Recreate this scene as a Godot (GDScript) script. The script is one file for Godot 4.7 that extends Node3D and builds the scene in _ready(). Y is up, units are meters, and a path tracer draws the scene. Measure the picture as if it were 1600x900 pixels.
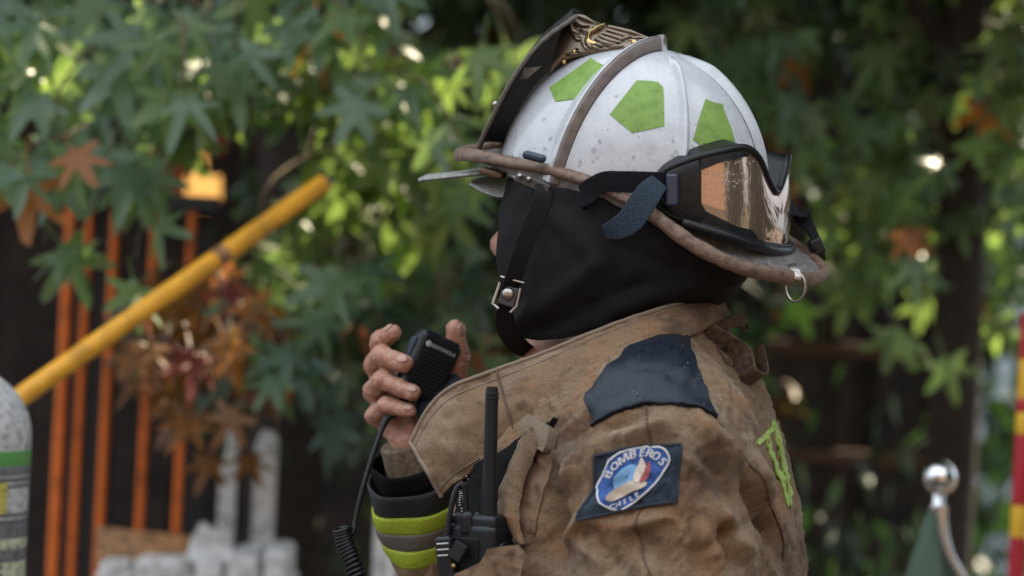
extends Node3D
# One pixel of the 1600 x 900 photograph is 1/F rad; the firefighter stands FOCUS metres from the lens.
const F := 3807.0
const FOCUS := 2.7
var S: Transform3D              # axes of the picture plane through the firefighter (the camera is rolled 3 degrees)
var rng := RandomNumberGenerator.new()
var nz := FastNoiseLite.new()
var nz2 := FastNoiseLite.new()
var M := {}
var taken := {}

# ---------------------------------------------------------------- placing
func P(px: float, py: float, w := 0.0) -> Vector3:      # pixel and metres towards the camera -> point in S
	var k := (FOCUS - w) / F
	return Vector3((px - 800.0) * k, (450.0 - py) * k, w)

func pix(p: Vector3) -> Vector2:
	var k := (FOCUS - p.z) / F
	return Vector2(p.x / k + 800.0, 450.0 - p.y / k)

func at(px: float, py: float, d: float) -> Vector3:     # pixel and distance from the lens -> world point
	return S * P(px, py, FOCUS - d)

func numbered(called: String) -> String:
	taken[called] = taken.get(called, -1) + 1
	return called if taken[called] == 0 else "%s_%03d" % [called, taken[called]]

func thing(called: String, label: String, category: String, base: Vector3, frame := Transform3D(), group := "") -> Node3D:
	var o := Node3D.new()
	o.name = numbered(called)
	add_child(o)
	o.transform = frame * Transform3D(Basis(), base)
	o.set_meta("label", label)
	o.set_meta("category", category)
	o.set_meta("org", base)
	if group != "":
		o.set_meta("group", group)
	return o

func part(parent: Node3D, called: String, mesh: Mesh, mat: Material, kind := "") -> MeshInstance3D:
	var o := MeshInstance3D.new()
	o.name = called
	o.mesh = mesh
	o.material_override = mat
	if not parent is MeshInstance3D and parent.has_meta("org"):
		o.position = -(parent.get_meta("org") as Vector3)
	if kind != "":
		o.set_meta("kind", kind)
	parent.add_child(o, true)
	return o

func structure(called: String, mesh: Mesh, mat: Material) -> MeshInstance3D:
	var o := part(self, called, mesh, mat, "structure")
	return o

# ---------------------------------------------------------------- mesh making
func finish(v: PackedVector3Array, idx: PackedInt32Array, closed := true, col := PackedColorArray(), uv := PackedVector2Array()) -> ArrayMesh:
	if closed:
		var vol := 0.0
		for i in range(0, idx.size(), 3):
			vol += v[idx[i]].dot(v[idx[i + 2]].cross(v[idx[i + 1]]))
		if vol < 0.0:
			for i in range(0, idx.size(), 3):
				var t := idx[i + 1]
				idx[i + 1] = idx[i + 2]
				idx[i + 2] = t
	var n := PackedVector3Array()
	n.resize(v.size())
	for i in range(0, idx.size(), 3):
		var a := v[idx[i]]
		var c := (v[idx[i + 2]] - a).cross(v[idx[i + 1]] - a)
		n[idx[i]] += c
		n[idx[i + 1]] += c
		n[idx[i + 2]] += c
	for i in n.size():
		n[i] = n[i].normalized() if n[i].length_squared() > 1e-24 else Vector3.UP
	return raw(v, n, idx, col, uv)

func raw(v: PackedVector3Array, n: PackedVector3Array, idx: PackedInt32Array, col := PackedColorArray(), uv := PackedVector2Array()) -> ArrayMesh:
	var a := []
	a.resize(Mesh.ARRAY_MAX)
	a[Mesh.ARRAY_VERTEX] = v
	a[Mesh.ARRAY_NORMAL] = n
	a[Mesh.ARRAY_INDEX] = idx
	if col.size():
		a[Mesh.ARRAY_COLOR] = col
	if uv.size():
		a[Mesh.ARRAY_TEX_UV] = uv
	var m := ArrayMesh.new()
	m.add_surface_from_arrays(Mesh.PRIMITIVE_TRIANGLES, a)
	return m

func flat(m: ArrayMesh) -> ArrayMesh:                    # faceted copy
	var a := m.surface_get_arrays(0)
	var v := PackedVector3Array()
	var n := PackedVector3Array()
	var ix := PackedInt32Array()
	var src: PackedVector3Array = a[Mesh.ARRAY_VERTEX]
	var idx: PackedInt32Array = a[Mesh.ARRAY_INDEX]
	for i in range(0, idx.size(), 3):
		var nn := (src[idx[i + 2]] - src[idx[i]]).cross(src[idx[i + 1]] - src[idx[i]]).normalized()
		for k in 3:
			ix.append(v.size())
			v.append(src[idx[i + k]])
			n.append(nn)
	return raw(v, n, ix)

func joined(list: Array) -> ArrayMesh:
	var st := SurfaceTool.new()
	for m in list:
		st.append_from(m, 0, Transform3D())
	return st.commit()

func moved(m: Mesh, t: Transform3D) -> ArrayMesh:
	var st := SurfaceTool.new()
	st.append_from(m, 0, t)
	return st.commit()

func sweep(path: PackedVector3Array, xs: PackedVector3Array, ys: PackedVector3Array, profs: Array, closed := false) -> ArrayMesh:
	var n := path.size()
	var m: int = profs[0].size()
	var v := PackedVector3Array()
	var ix := PackedInt32Array()
	for i in n:
		var pr: PackedVector2Array = profs[i % profs.size()]
		for j in m:
			v.append(path[i] + xs[i] * pr[j].x + ys[i] * pr[j].y)
	for i in (n if closed else n - 1):
		for j in m:
			var a := i * m + j
			var b := i * m + (j + 1) % m
			var c := ((i + 1) % n) * m + j
			var d := ((i + 1) % n) * m + (j + 1) % m
			ix.append_array(PackedInt32Array([a, b, c, b, d, c]))
	if not closed:
		for e in [0, n - 1]:
			var o := v.size()
			var mid := Vector3.ZERO
			for j in m:
				v.append(v[e * m + j])
				mid += v[e * m + j]
			v.append(mid / m)
			for j in m:
				var a := o + j
				var b := o + (j + 1) % m
				ix.append_array(PackedInt32Array([b, a, o + m]) if e == 0 else PackedInt32Array([a, b, o + m]))
	return finish(v, ix)

func circle(r: float, segs: int, ry := -1.0) -> PackedVector2Array:
	var c := PackedVector2Array()
	for j in segs:
		var t := TAU * j / segs
		c.append(Vector2(cos(t) * r, sin(t) * (r if ry < 0.0 else ry)))
	return c

func rect(w: float, h: float, b: float) -> PackedVector2Array:
	var x := w / 2
	var y := h / 2
	return PackedVector2Array([Vector2(x - b, -y), Vector2(x, -y + b), Vector2(x, y - b), Vector2(x - b, y), Vector2(-x + b, y), Vector2(-x, y - b), Vector2(-x, -y + b), Vector2(-x + b, -y)])

func tube(path: PackedVector3Array, radii: Array, segs := 10, closed := false) -> ArrayMesh:
	var n := path.size()
	var xs := PackedVector3Array()
	var ys := PackedVector3Array()
	var x := Vector3.ZERO
	var profs := []
	for i in n:
		var t := (path[(i + 1) % n] - path[(i - 1 + n) % n]).normalized() if closed else (path[mini(i + 1, n - 1)] - path[maxi(i - 1, 0)]).normalized()
		if i == 0:
			x = t.cross(Vector3(0.31, 0.87, 0.38)).normalized()
		x = (x - t * t.dot(x)).normalized()
		xs.append(x)
		ys.append(t.cross(x))
		var f := float(i) / maxi(1, n - 1) * (radii.size() - 1)
		var k := mini(int(f), radii.size() - 2)
		profs.append(circle(radii[0] if radii.size() == 1 else lerpf(radii[k], radii[k + 1], f - k), segs))
	return sweep(path, xs, ys, profs, closed)

func ribbon(path: PackedVector3Array, side: PackedVector3Array, width: Array, thick: float) -> ArrayMesh:
	var n := path.size()
	var xs := PackedVector3Array()
	var ys := PackedVector3Array()
	var profs := []
	for i in n:
		var t := (path[mini(i + 1, n - 1)] - path[maxi(i - 1, 0)]).normalized()
		var s := side[mini(i, side.size() - 1)]
		s = (s - t * t.dot(s)).normalized()
		xs.append(s)
		ys.append(t.cross(s))
		var f := float(i) / maxi(1, n - 1) * (width.size() - 1)
		var k := clampi(int(f), 0, maxi(0, width.size() - 2))
		var w: float = width[0] if width.size() == 1 else lerpf(width[k], width[k + 1], f - k)
		profs.append(rect(w, thick, thick * 0.35))
	return sweep(path, xs, ys, profs)

func smooth(keys: Array, n: int, closed := false) -> PackedVector3Array:    # Catmull-Rom through the keys
	var out := PackedVector3Array()
	var m := keys.size()
	for i in n:
		var f := float(i) / (n if closed else n - 1) * (m if closed else m - 1)
		var k := int(f)
		if not closed:
			k = mini(k, m - 2)
		var t := f - k
		var a: Vector3 = keys[(k - 1 + m) % m] if closed else keys[maxi(k - 1, 0)]
		var b: Vector3 = keys[k % m]
		var c: Vector3 = keys[(k + 1) % m]
		var d: Vector3 = keys[(k + 2) % m] if closed else keys[mini(k + 2, m - 1)]
		out.append(b.cubic_interpolate(c, a, d, t))
	return out

func sheet(rows: Array, thick: float, closed := false, col = null, rim := true) -> ArrayMesh:  # rows of points -> cloth with two faces and a rim
	var nv := rows.size()
	var nu: int = rows[0].size()
	var v := PackedVector3Array()
	var cs := PackedColorArray()
	var ix := PackedInt32Array()
	var nn := PackedVector3Array()
	for j in nv:
		for i in nu:
			v.append(rows[j][i])
			var i0: int = (i - 1 + nu) % nu if closed else maxi(i - 1, 0)
			var i1: int = (i + 1) % nu if closed else mini(i + 1, nu - 1)
			var du: Vector3 = rows[j][i1] - rows[j][i0]
			var dv: Vector3 = rows[mini(j + 1, nv - 1)][i] - rows[maxi(j - 1, 0)][i]
			nn.append(du.cross(dv).normalized())
	var back := v.size()
	if thick > 0.0:
		for i in back:
			v.append(v[i] - nn[i] * thick)
	for j in nv - 1:
		for i in (nu if closed else nu - 1):
			var a := j * nu + i
			var b := j * nu + (i + 1) % nu
			var c := a + nu
			var d := b + nu
			ix.append_array(PackedInt32Array([a, c, b, b, c, d]))
			if thick > 0.0:
				ix.append_array(PackedInt32Array([back + a, back + b, back + c, back + b, back + d, back + c]))
	if thick > 0.0 and rim:
		var loops := []
		var l0 := []
		var l1 := []
		for i in nu:
			l0.append(i)
			l1.append((nv - 1) * nu + nu - 1 - i)
		if closed:
			l0.append(0)
			l1.append((nv - 1) * nu + nu - 1)
			loops = [l0, l1]
		else:
			var l := l0
			for j in range(1, nv):
				l.append(j * nu + nu - 1)
			for k in range(1, nu):
				l.append(l1[k])
			for j in range(nv - 2, -1, -1):
				l.append(j * nu)
			loops = [l]
		for l in loops:
			for k in l.size() - 1:
				var a: int = l[k]
				var b: int = l[k + 1]
				ix.append_array(PackedInt32Array([a, b, back + a, b, back + b, back + a]))
	if col != null:
		for p in v:
			cs.append(col.call(p))
	return finish(v, ix, false, cs)

func loft(keyrows: Array, nu: int, nv: int) -> Array:    # Array of key rows (each Array of Vector3, same count) -> nv x nu points
	var rows := []
	var cols := []
	for r in keyrows:
		rows.append(smooth(r, nu))
	for i in nu:
		var c := []
		for r in rows:
			c.append(r[i])
		cols.append(smooth(c, nv))
	var out := []
	for j in nv:
		var row := PackedVector3Array()
		for i in nu:
			row.append(cols[i][j])
		out.append(row)
	return out

func rbox(size: Vector3, r: float, t := Transform3D()) -> ArrayMesh:
	var v := PackedVector3Array()
	var n := PackedVector3Array()
	var ix := PackedInt32Array()
	var h := size / 2
	r = minf(r, minf(h.x, minf(h.y, h.z)) * 0.999)
	for ax in 3:
		var bx := (ax + 1) % 3
		var cx := (ax + 2) % 3
		for sgn in [-1.0, 1.0]:
			var o := v.size()
			var L := []
			for q in [bx, cx]:
				var inn := h[q] - r
				L.append([-h[q], -inn - r * 0.41, -inn, inn, inn + r * 0.41, h[q]])
			for i in 6:
				for j in 6:
					var p := Vector3.ZERO
					p[ax] = h[ax] * sgn
					p[bx] = L[0][i]
					p[cx] = L[1][j]
					var inner := Vector3(h.x - r, h.y - r, h.z - r)
					var q := p.clamp(-inner, inner)
					var d := (p - q).normalized()
					v.append(t * (q + d * r))
					n.append((t.basis * d).normalized())
			for i in 5:
				for j in 5:
					var a := o + i * 6 + j
					var quad := PackedInt32Array([a, a + 6, a + 1, a + 1, a + 6, a + 7]) if sgn < 0 else PackedInt32Array([a, a + 1, a + 6, a + 1, a + 7, a + 6])
					ix.append_array(quad)
	return raw(v, n, ix)

func lathe(prof: Array, segs: int, t := Transform3D()) -> ArrayMesh:    # Vector2(radius, height) from bottom to top
	var v := PackedVector3Array()
	var ix := PackedInt32Array()
	var m := prof.size()
	for i in segs:
		var a := TAU * i / segs
		for q in prof:
			v.append(t * Vector3(cos(a) * q.x, q.y, sin(a) * q.x))
	for i in segs:
		for j in m - 1:
			var a := i * m + j
			var b := ((i + 1) % segs) * m + j
			ix.append_array(PackedInt32Array([a, a + 1, b, b, a + 1, b + 1]))
	return finish(v, ix)

func ball(c: Vector3, r: Vector3, segs := 10) -> ArrayMesh:
	var prof := []
	for i in segs / 2 + 1:
		var a := -PI / 2 + PI * i / (segs / 2)
		prof.append(Vector2(maxf(cos(a), 0.001), sin(a)))
	return lathe(prof, segs, Transform3D(Basis.from_scale(r), c))

# surface nets over a signed distance
func nets(sdf: Callable, lo: Vector3, hi: Vector3, h: float) -> Array:
	var nx := int(ceil((hi.x - lo.x) / h / 4.0)) * 4 + 1
	var ny := int(ceil((hi.y - lo.y) / h / 4.0)) * 4 + 1
	var nzz := int(ceil((hi.z - lo.z) / h / 4.0)) * 4 + 1
	var val := PackedFloat32Array()
	val.resize(nx * ny * nzz)
	val.fill(1e9)
	var blocks := []
	var reach := h * 4.0 * 1.15
	for bk in (nzz - 1) / 4:
		for bj in (ny - 1) / 4:
			for bi in (nx - 1) / 4:
				var c := lo + Vector3(bi * 4 + 2, bj * 4 + 2, bk * 4 + 2) * h
				if absf(sdf.call(c)) < reach:
					blocks.append(Vector3i(bi * 4, bj * 4, bk * 4))
	for b: Vector3i in blocks:
		for k in 5:
			for j in 5:
				for i in 5:
					var q := ((b.z + k) * ny + b.y + j) * nx + b.x + i
					if val[q] > 1e8:
						val[q] = sdf.call(lo + Vector3(b.x + i, b.y + j, b.z + k) * h)
	var where := PackedInt32Array()
	where.resize(nx * ny * nzz)
	where.fill(-1)
	var v := PackedVector3Array()
	var corners := [Vector3i(0, 0, 0), Vector3i(1, 0, 0), Vector3i(0, 1, 0), Vector3i(1, 1, 0), Vector3i(0, 0, 1), Vector3i(1, 0, 1), Vector3i(0, 1, 1), Vector3i(1, 1, 1)]
	var offs := PackedInt32Array()
	for c: Vector3i in corners:
		offs.append((c.z * ny + c.y) * nx + c.x)
	var edges := [0, 1, 2, 3, 4, 5, 6, 7, 0, 2, 1, 3, 4, 6, 5, 7, 0, 4, 1, 5, 2, 6, 3, 7]
	for b: Vector3i in blocks:
		for k in 4:
			for j in 4:
				for i in 4:
					var q := ((b.z + k) * ny + b.y + j) * nx + b.x + i
					var neg := 0
					for o in offs:
						if val[q + o] < 0.0:
							neg += 1
					if neg == 0 or neg == 8:
						continue
					var sum := Vector3.ZERO
					var cnt := 0
					for e in range(0, 24, 2):
						var da := val[q + offs[edges[e]]]
						var db := val[q + offs[edges[e + 1]]]
						if (da < 0.0) != (db < 0.0):
							sum += Vector3(corners[edges[e]]).lerp(Vector3(corners[edges[e + 1]]), da / (da - db))
							cnt += 1
					where[q] = v.size()
					v.append(lo + (Vector3(b.x + i, b.y + j, b.z + k) + sum / cnt) * h)
	var ix := PackedInt32Array()
	var st := PackedInt32Array([1, nx, nx * ny])
	for b: Vector3i in blocks:
		for k in 4:
			for j in 4:
				for i in 4:
					var q := ((b.z + k) * ny + b.y + j) * nx + b.x + i
					if where[q] < 0:
						continue
					var at3 := Vector3i(b.x + i, b.y + j, b.z + k)
					for ax in 3:
						var u := (ax + 1) % 3
						var w := (ax + 2) % 3
						if at3[u] == 0 or at3[w] == 0:
							continue
						var d0 := val[q]
						var d1 := val[q + st[ax]]
						if d1 > 1e8 or (d0 < 0.0) == (d1 < 0.0):
							continue
						var a := where[q]
						var bb := where[q - st[u]]
						var c := where[q - st[u] - st[w]]
						var d := where[q - st[w]]
						if bb < 0 or c < 0 or d < 0:
							continue
						if d0 < 0.0:
							ix.append_array(PackedInt32Array([a, c, bb, a, d, c]))
						else:
							ix.append_array(PackedInt32Array([a, bb, c, a, c, d]))
	return [v, ix]

func normals_of(v: PackedVector3Array, idx: PackedInt32Array) -> PackedVector3Array:
	var n := PackedVector3Array()
	n.resize(v.size())
	for i in range(0, idx.size(), 3):
		var a := v[idx[i]]
		var c := (v[idx[i + 2]] - a).cross(v[idx[i + 1]] - a)
		n[idx[i]] += c
		n[idx[i + 1]] += c
		n[idx[i + 2]] += c
	for i in n.size():
		n[i] = n[i].normalized()
	return n

# tapered capsules joined by a smooth minimum
class Bones:
	var a := PackedVector3Array()
	var d := PackedVector3Array()
	var il := PackedFloat32Array()
	var r := PackedFloat32Array()
	var dr := PackedFloat32Array()
	var k := 0.02
	func add(p: Vector3, q: Vector3, r1: float, r2: float) -> void:
		a.append(p)
		d.append(q - p)
		il.append(1.0 / maxf((q - p).length_squared(), 1e-9))
		r.append(r1)
		dr.append(r2 - r1)
	func chain(pts: Array, rs: Array) -> void:
		for i in pts.size() - 1:
			add(pts[i], pts[i + 1], rs[i], rs[i + 1])
	func sd(p: Vector3) -> float:
		var best := 1e9
		for i in a.size():
			var pa := p - a[i]
			var t := clampf(pa.dot(d[i]) * il[i], 0.0, 1.0)
			var x := (pa - d[i] * t).length() - r[i] - dr[i] * t
			var h := maxf(k - absf(best - x), 0.0) / k
			best = minf(best, x) - h * h * k * 0.25
		return best

func smin(x: float, y: float, k: float) -> float:
	var h := maxf(k - absf(x - y), 0.0) / k
	return minf(x, y) - h * h * k * 0.25

# a patch lying on a surface: polygon in pixels, hit(px, py, off) -> point
func patch(poly: PackedVector2Array, hit: Callable, off: float, step: float, drop := 0.002) -> ArrayMesh:
	var edge := PackedVector2Array()
	for i in poly.size():
		var a := poly[i]
		var b := poly[(i + 1) % poly.size()]
		var n := maxi(1, int(a.distance_to(b) / step))
		for k in n:
			edge.append(a.lerp(b, float(k) / n))
	var pts := edge.duplicate()
	var lo := poly[0]
	var hi := poly[0]
	for q in poly:
		lo = lo.min(q)
		hi = hi.max(q)
	var y := lo.y + step * 0.5
	var odd := false
	while y < hi.y:
		var x := lo.x + (step * 0.5 if odd else 0.0)
		while x < hi.x:
			var q := Vector2(x, y)
			if Geometry2D.is_point_in_polygon(q, poly):
				var near := false
				for e in edge:
					if e.distance_squared_to(q) < step * step * 0.3:
						near = true
						break
				if not near:
					pts.append(q)
			x += step
		y += step * 0.87
		odd = not odd
	var tri := Geometry2D.triangulate_delaunay(pts)
	var v := PackedVector3Array()
	for q in pts:
		v.append(hit.call(q.x, q.y, off))
	var ix := PackedInt32Array()
	for i in range(0, tri.size(), 3):
		var c := (pts[tri[i]] + pts[tri[i + 1]] + pts[tri[i + 2]]) / 3.0
		if Geometry2D.is_point_in_polygon(c, poly):
			var s := (pts[tri[i + 1]] - pts[tri[i]]).cross(pts[tri[i + 2]] - pts[tri[i]])
			if s > 0.0:
				ix.append_array(PackedInt32Array([tri[i], tri[i + 1], tri[i + 2]]))
			else:
				ix.append_array(PackedInt32Array([tri[i], tri[i + 2], tri[i + 1]]))
	if drop > 0.0:
		var ne := edge.size()
		var o := v.size()
		for k in ne:
			v.append(v[k])
		for k in ne:
			v.append(hit.call(edge[k].x, edge[k].y, off - drop))
		for k in ne:
			var a := o + k
			var b := o + (k + 1) % ne
			ix.append_array(PackedInt32Array([a, b, a + ne, b, b + ne, a + ne]))
	return finish(v, ix, false)

func poly2(list: Array) -> PackedVector2Array:
	var o := PackedVector2Array()
	for i in range(0, list.size(), 2):
		o.append(Vector2(list[i], list[i + 1]))
	return o

func pts3(list: Array) -> Array:                         # flat list px, py, w, ... -> points in S
	var o := []
	for i in range(0, list.size(), 3):
		o.append(P(list[i], list[i + 1], list[i + 2]))
	return o

# ---------------------------------------------------------------- materials
func mat(called: String, c: Color, rough: float, metal := 0.0) -> StandardMaterial3D:   # c is a linear, real-world base colour
	var m := StandardMaterial3D.new()
	m.resource_name = called
	m.albedo_color = c.linear_to_srgb()
	m.roughness = rough
	m.metallic = metal
	M[called] = m
	return m

func noise_tex(freq: float, seed_: int, ramp: Array, size := 512, octaves := 5, type := FastNoiseLite.TYPE_SIMPLEX_SMOOTH) -> NoiseTexture2D:
	var n := FastNoiseLite.new()
	n.noise_type = type
	n.frequency = freq
	n.fractal_octaves = octaves
	n.seed = seed_
	var t := NoiseTexture2D.new()
	t.width = size
	t.height = size
	t.seamless = true
	t.noise = n
	if ramp.size():
		var g := Gradient.new()
		var offs := PackedFloat32Array()
		var cols := PackedColorArray()
		for r in ramp:
			offs.append(r[0])
			cols.append(r[1])
		g.offsets = offs
		g.colors = cols
		t.color_ramp = g
	return t

func tri(m: StandardMaterial3D, scale: float) -> void:
	m.uv1_triplanar = true
	m.uv1_scale = Vector3.ONE * scale

func grey(x: float) -> Color:
	return Color(x, x, x)

func bump(m: StandardMaterial3D, t: Texture2D, cm: float) -> void:
	m.heightmap_enabled = true
	m.heightmap_texture = t
	m.heightmap_scale = cm

func weave(size: int, period: int, twill: bool) -> ImageTexture:
	var im := Image.create(size, size, false, Image.FORMAT_RGB8)
	var r := RandomNumberGenerator.new()
	r.seed = 5
	for y in size:
		for x in size:
			var a := sin(TAU * (x + (y if twill else 0)) / period) * 0.5 + 0.5
			var b := sin(TAU * (y - (x * 0 if twill else 0)) / period) * 0.5 + 0.5
			var q := 0.35 + 0.4 * (a if twill else maxf(a, b) * 0.6 + a * b * 0.4) + r.randf() * 0.18
			im.set_pixel(x, y, grey(q))
	return ImageTexture.create_from_image(im)

# ================================================================ the scene
func _ready() -> void:
	# camera: level, rolled three degrees, long lens focused on the firefighter
	var cam := Camera3D.new()
	cam.name = "camera"
	var roll := Basis(Vector3(0, 0, 1), deg_to_rad(3.0))
	S = Transform3D(roll, Vector3(0, 1.60, 0))
	cam.transform = Transform3D(roll, Vector3(0, 1.60, FOCUS))
	var lens := CameraAttributesPhysical.new()
	lens.frustum_focal_length = 12.0 / (450.0 / F)
	lens.frustum_near = 0.05
	lens.frustum_far = 400.0
	lens.exposure_aperture = 3.5
	lens.frustum_focus_distance = FOCUS - 0.10
	cam.attributes = lens
	cam.fov = rad_to_deg(2.0 * atan(450.0 / F))
	cam.near = 0.05
	cam.far = 400.0
	add_child(cam)
	cam.current = true
	# sky, sun and exposure
	var env := Environment.new()
	env.background_mode = Environment.BG_SKY
	env.tonemap_mode = Environment.TONE_MAPPER_LINEAR
	env.tonemap_exposure = 2.75
	env.sdfgi_enabled = true
	env.ssao_enabled = true
	env.ssil_enabled = true
	var sky := Sky.new()
	var sm := ProceduralSkyMaterial.new()
	sm.sky_top_color = Color(0.93, 0.97, 1.0)
	sm.sky_horizon_color = Color(0.56, 0.60, 0.65)
	sm.sky_curve = 0.35
	sm.ground_bottom_color = Color(0.20, 0.18, 0.16)
	sm.ground_horizon_color = Color(0.45, 0.43, 0.40)
	sm.sky_energy_multiplier = 1.0
	sky.sky_material = sm
	env.sky = sky
	var we := WorldEnvironment.new()
	we.name = "environment"
	we.environment = env
	add_child(we)
	var sun := DirectionalLight3D.new()
	sun.name = "sun"
	sun.light_energy = 1.6
	sun.light_color = Color(1.0, 0.93, 0.80)
	sun.light_angular_distance = 0.5
	sun.shadow_enabled = true
	add_child(sun)
	sun.look_at_from_position(SUN * 8.0, Vector3.ZERO)
	# noise fields
	nz.seed = 3
	nz.noise_type = FastNoiseLite.TYPE_SIMPLEX_SMOOTH
	nz.frequency = 1.0
	nz.fractal_octaves = 2
	nz2.seed = 8
	nz2.noise_type = FastNoiseLite.TYPE_SIMPLEX
	nz2.frequency = 1.0
	nz2.fractal_octaves = 3
	down = S.basis.inverse() * Vector3.DOWN
	materials()
	make_setting()
	make_trees()
	print("setting ", Time.get_ticks_msec())
	helmet_axes()
	make_person()
	print("person ", Time.get_ticks_msec())
	make_helmet()
	make_goggles()
	make_microphone()
	make_radio()
	make_props()
	print("done ", Time.get_ticks_msec())

func materials() -> void:
	var m: StandardMaterial3D
	var grain := noise_tex(0.02, 1, [[0.0, grey(0.72)], [1.0, grey(1.0)]], 512, 5)
	var fine := noise_tex(0.12, 2, [], 512, 4)
	var cloth_b := weave(256, 8, true)
	# helmet
	m = mat("shell", Color(0.49, 0.505, 0.545), 0.32)
	m.albedo_texture = noise_tex(0.012, 31, [[0.0, grey(0.88)], [0.42, grey(0.97)], [0.6, grey(1.0)], [1.0, grey(0.94)]], 512, 5)
	m.roughness_texture = grain
	tri(m, 5.0)
	m.clearcoat_enabled = true
	m.clearcoat = 0.4
	m.clearcoat_roughness = 0.18
	bump(m, noise_tex(0.03, 17, [[0.0, grey(0)], [0.74, grey(0.1)], [0.78, grey(0.9)], [1.0, grey(1)]], 512, 3), 0.015)
	m = mat("rib", Color(0.20, 0.175, 0.17), 0.36)
	m.albedo_texture = noise_tex(0.015, 5, [[0.0, Color(0.70, 0.63, 0.60)], [0.5, Color(0.90, 0.88, 0.87)], [1.0, grey(1.0)]], 512, 4)
	tri(m, 7.0)
	m = mat("sticker", Color(0.185, 0.315, 0.060), 0.62)
	m.albedo_texture = noise_tex(0.010, 6, [[0.0, Color(0.72, 0.76, 0.62)], [0.5, grey(0.95)], [1.0, Color(1.0, 1.0, 0.85)]], 512, 4)
	tri(m, 14.0)
	m = mat("brim", Color(0.27, 0.26, 0.26), 0.30)
	m.albedo_texture = noise_tex(0.02, 7, [[0.0, Color(0.55, 0.42, 0.36)], [0.5, grey(0.85)], [1.0, grey(1.0)]], 512, 5)
	tri(m, 8.0)
	m = mat("edging", Color(0.20, 0.138, 0.105), 0.55)
	m.albedo_texture = noise_tex(0.014, 9, [[0.0, Color(0.45, 0.40, 0.38)], [0.42, Color(0.85, 0.80, 0.76)], [0.6, Color(1.0, 0.97, 0.95)], [1.0, Color(0.60, 0.60, 0.62)]], 512, 5)
	tri(m, 9.0)
	bump(m, fine, 0.10)
	m = mat("leather", Color(0.016, 0.0155, 0.017), 0.55)
	m.metallic_specular = 0.35
	m.albedo_texture = grain
	tri(m, 8.0)
	bump(m, fine, 0.06)
	m = mat("leather_edge", Color(0.16, 0.135, 0.115), 0.8)
	m.albedo_texture = grain
	tri(m, 20.0)
	m = mat("bronze", Color(0.30, 0.24, 0.19), 0.33, 0.85)
	m.albedo_texture = noise_tex(0.06, 12, [[0.0, Color(0.35, 0.36, 0.40)], [0.5, grey(0.85)], [1.0, Color(1.0, 0.95, 0.85)]], 512, 4)
	tri(m, 25.0)
	m = mat("brass", Color(0.55, 0.38, 0.17), 0.32, 1.0)
	m = mat("steel", Color(0.34, 0.31, 0.29), 0.24, 1.0)
	m = mat("steel_dull", Color(0.45, 0.45, 0.47), 0.45, 0.6)
	m = mat("dark_metal", Color(0.05, 0.05, 0.052), 0.36, 0.6)
	m = mat("rust", Color(0.12, 0.06, 0.035), 0.75)
	m.albedo_texture = grain
	tri(m, 20.0)
	m = mat("frosted", Color(0.68, 0.68, 0.69), 0.42)
	m.transparency = BaseMaterial3D.TRANSPARENCY_ALPHA
	m.albedo_color.a = 0.72
	m.albedo_texture = noise_tex(0.03, 14, [[0.0, Color(0.6, 0.58, 0.56)], [1.0, grey(1.0)]], 256, 5)
	tri(m, 15.0)
	m = mat("navy_plastic", Color(0.018, 0.030, 0.058), 0.34)
	m = mat("rubber", Color(0.008, 0.009, 0.012), 0.36)
	m.metallic_specular = 0.4
	m.albedo_texture = grain
	tri(m, 10.0)
	m = mat("lens", Color(0.52, 0.38, 0.30), 0.045, 0.78)
	m.transparency = BaseMaterial3D.TRANSPARENCY_ALPHA
	m.albedo_color.a = 0.35
	m = mat("water", Color(0.9, 0.9, 0.9), 0.03)
	m.refraction_enabled = true
	m.refraction_scale = 0.033
	m.albedo_color.a = 0.0
	m = mat("strap", Color(0.010, 0.010, 0.014), 0.85)
	m.metallic_specular = 0.25
	bump(m, cloth_b, 0.03)
	tri(m, 30.0)
	m = mat("webbing", Color(0.016, 0.014, 0.016), 0.8)
	m.metallic_specular = 0.25
	bump(m, weave(128, 16, false), 0.05)
	tri(m, 55.0)
	m = mat("denim", Color(0.020, 0.038, 0.068), 0.9)
	m.albedo_texture = noise_tex(0.05, 15, [[0.0, grey(0.4)], [0.5, grey(0.8)], [0.75, Color(1.0, 1.0, 1.0)], [1.0, grey(1.0)]], 512, 5)
	bump(m, cloth_b, 0.03)
	tri(m, 12.0)
	# clothes
	m = mat("cloth", Color(1, 1, 1), 0.88)
	m.metallic_specular = 0.3
	m.vertex_color_use_as_albedo = true
	m.albedo_texture = noise_tex(0.045, 16, [[0.0, Color(0.70, 0.68, 0.66)], [0.5, grey(0.92)], [1.0, grey(1.0)]], 512, 5)
	bump(m, cloth_b, 0.07)
	tri(m, 11.0)
	m.rim_enabled = true
	m.rim = 0.1
	m.rim_tint = 0.6
	m = mat("cloth_flat", Color(0.235, 0.150, 0.092), 0.9)
	m.albedo_texture = noise_tex(0.018, 18, [[0.0, Color(0.35, 0.30, 0.28)], [0.45, grey(0.85)], [1.0, grey(1.0)]], 512, 5)
	bump(m, cloth_b, 0.035)
	tri(m, 7.0)
	m = mat("khaki", Color(0.20, 0.15, 0.10), 0.9)
	bump(m, weave(128, 16, false), 0.05)
	tri(m, 30.0)
	m.albedo_texture = grain
	m = mat("piping", Color(0.27, 0.20, 0.145), 0.9)
	m.albedo_texture = noise_tex(0.12, 19, [[0.0, grey(0.35)], [0.5, grey(0.9)], [1.0, grey(1.0)]], 256, 3)
	tri(m, 40.0)
	m = mat("dark_thread", Color(0.085, 0.055, 0.037), 0.9)
	m = mat("strap_tan", Color(0.15, 0.095, 0.065), 0.8)
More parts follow.
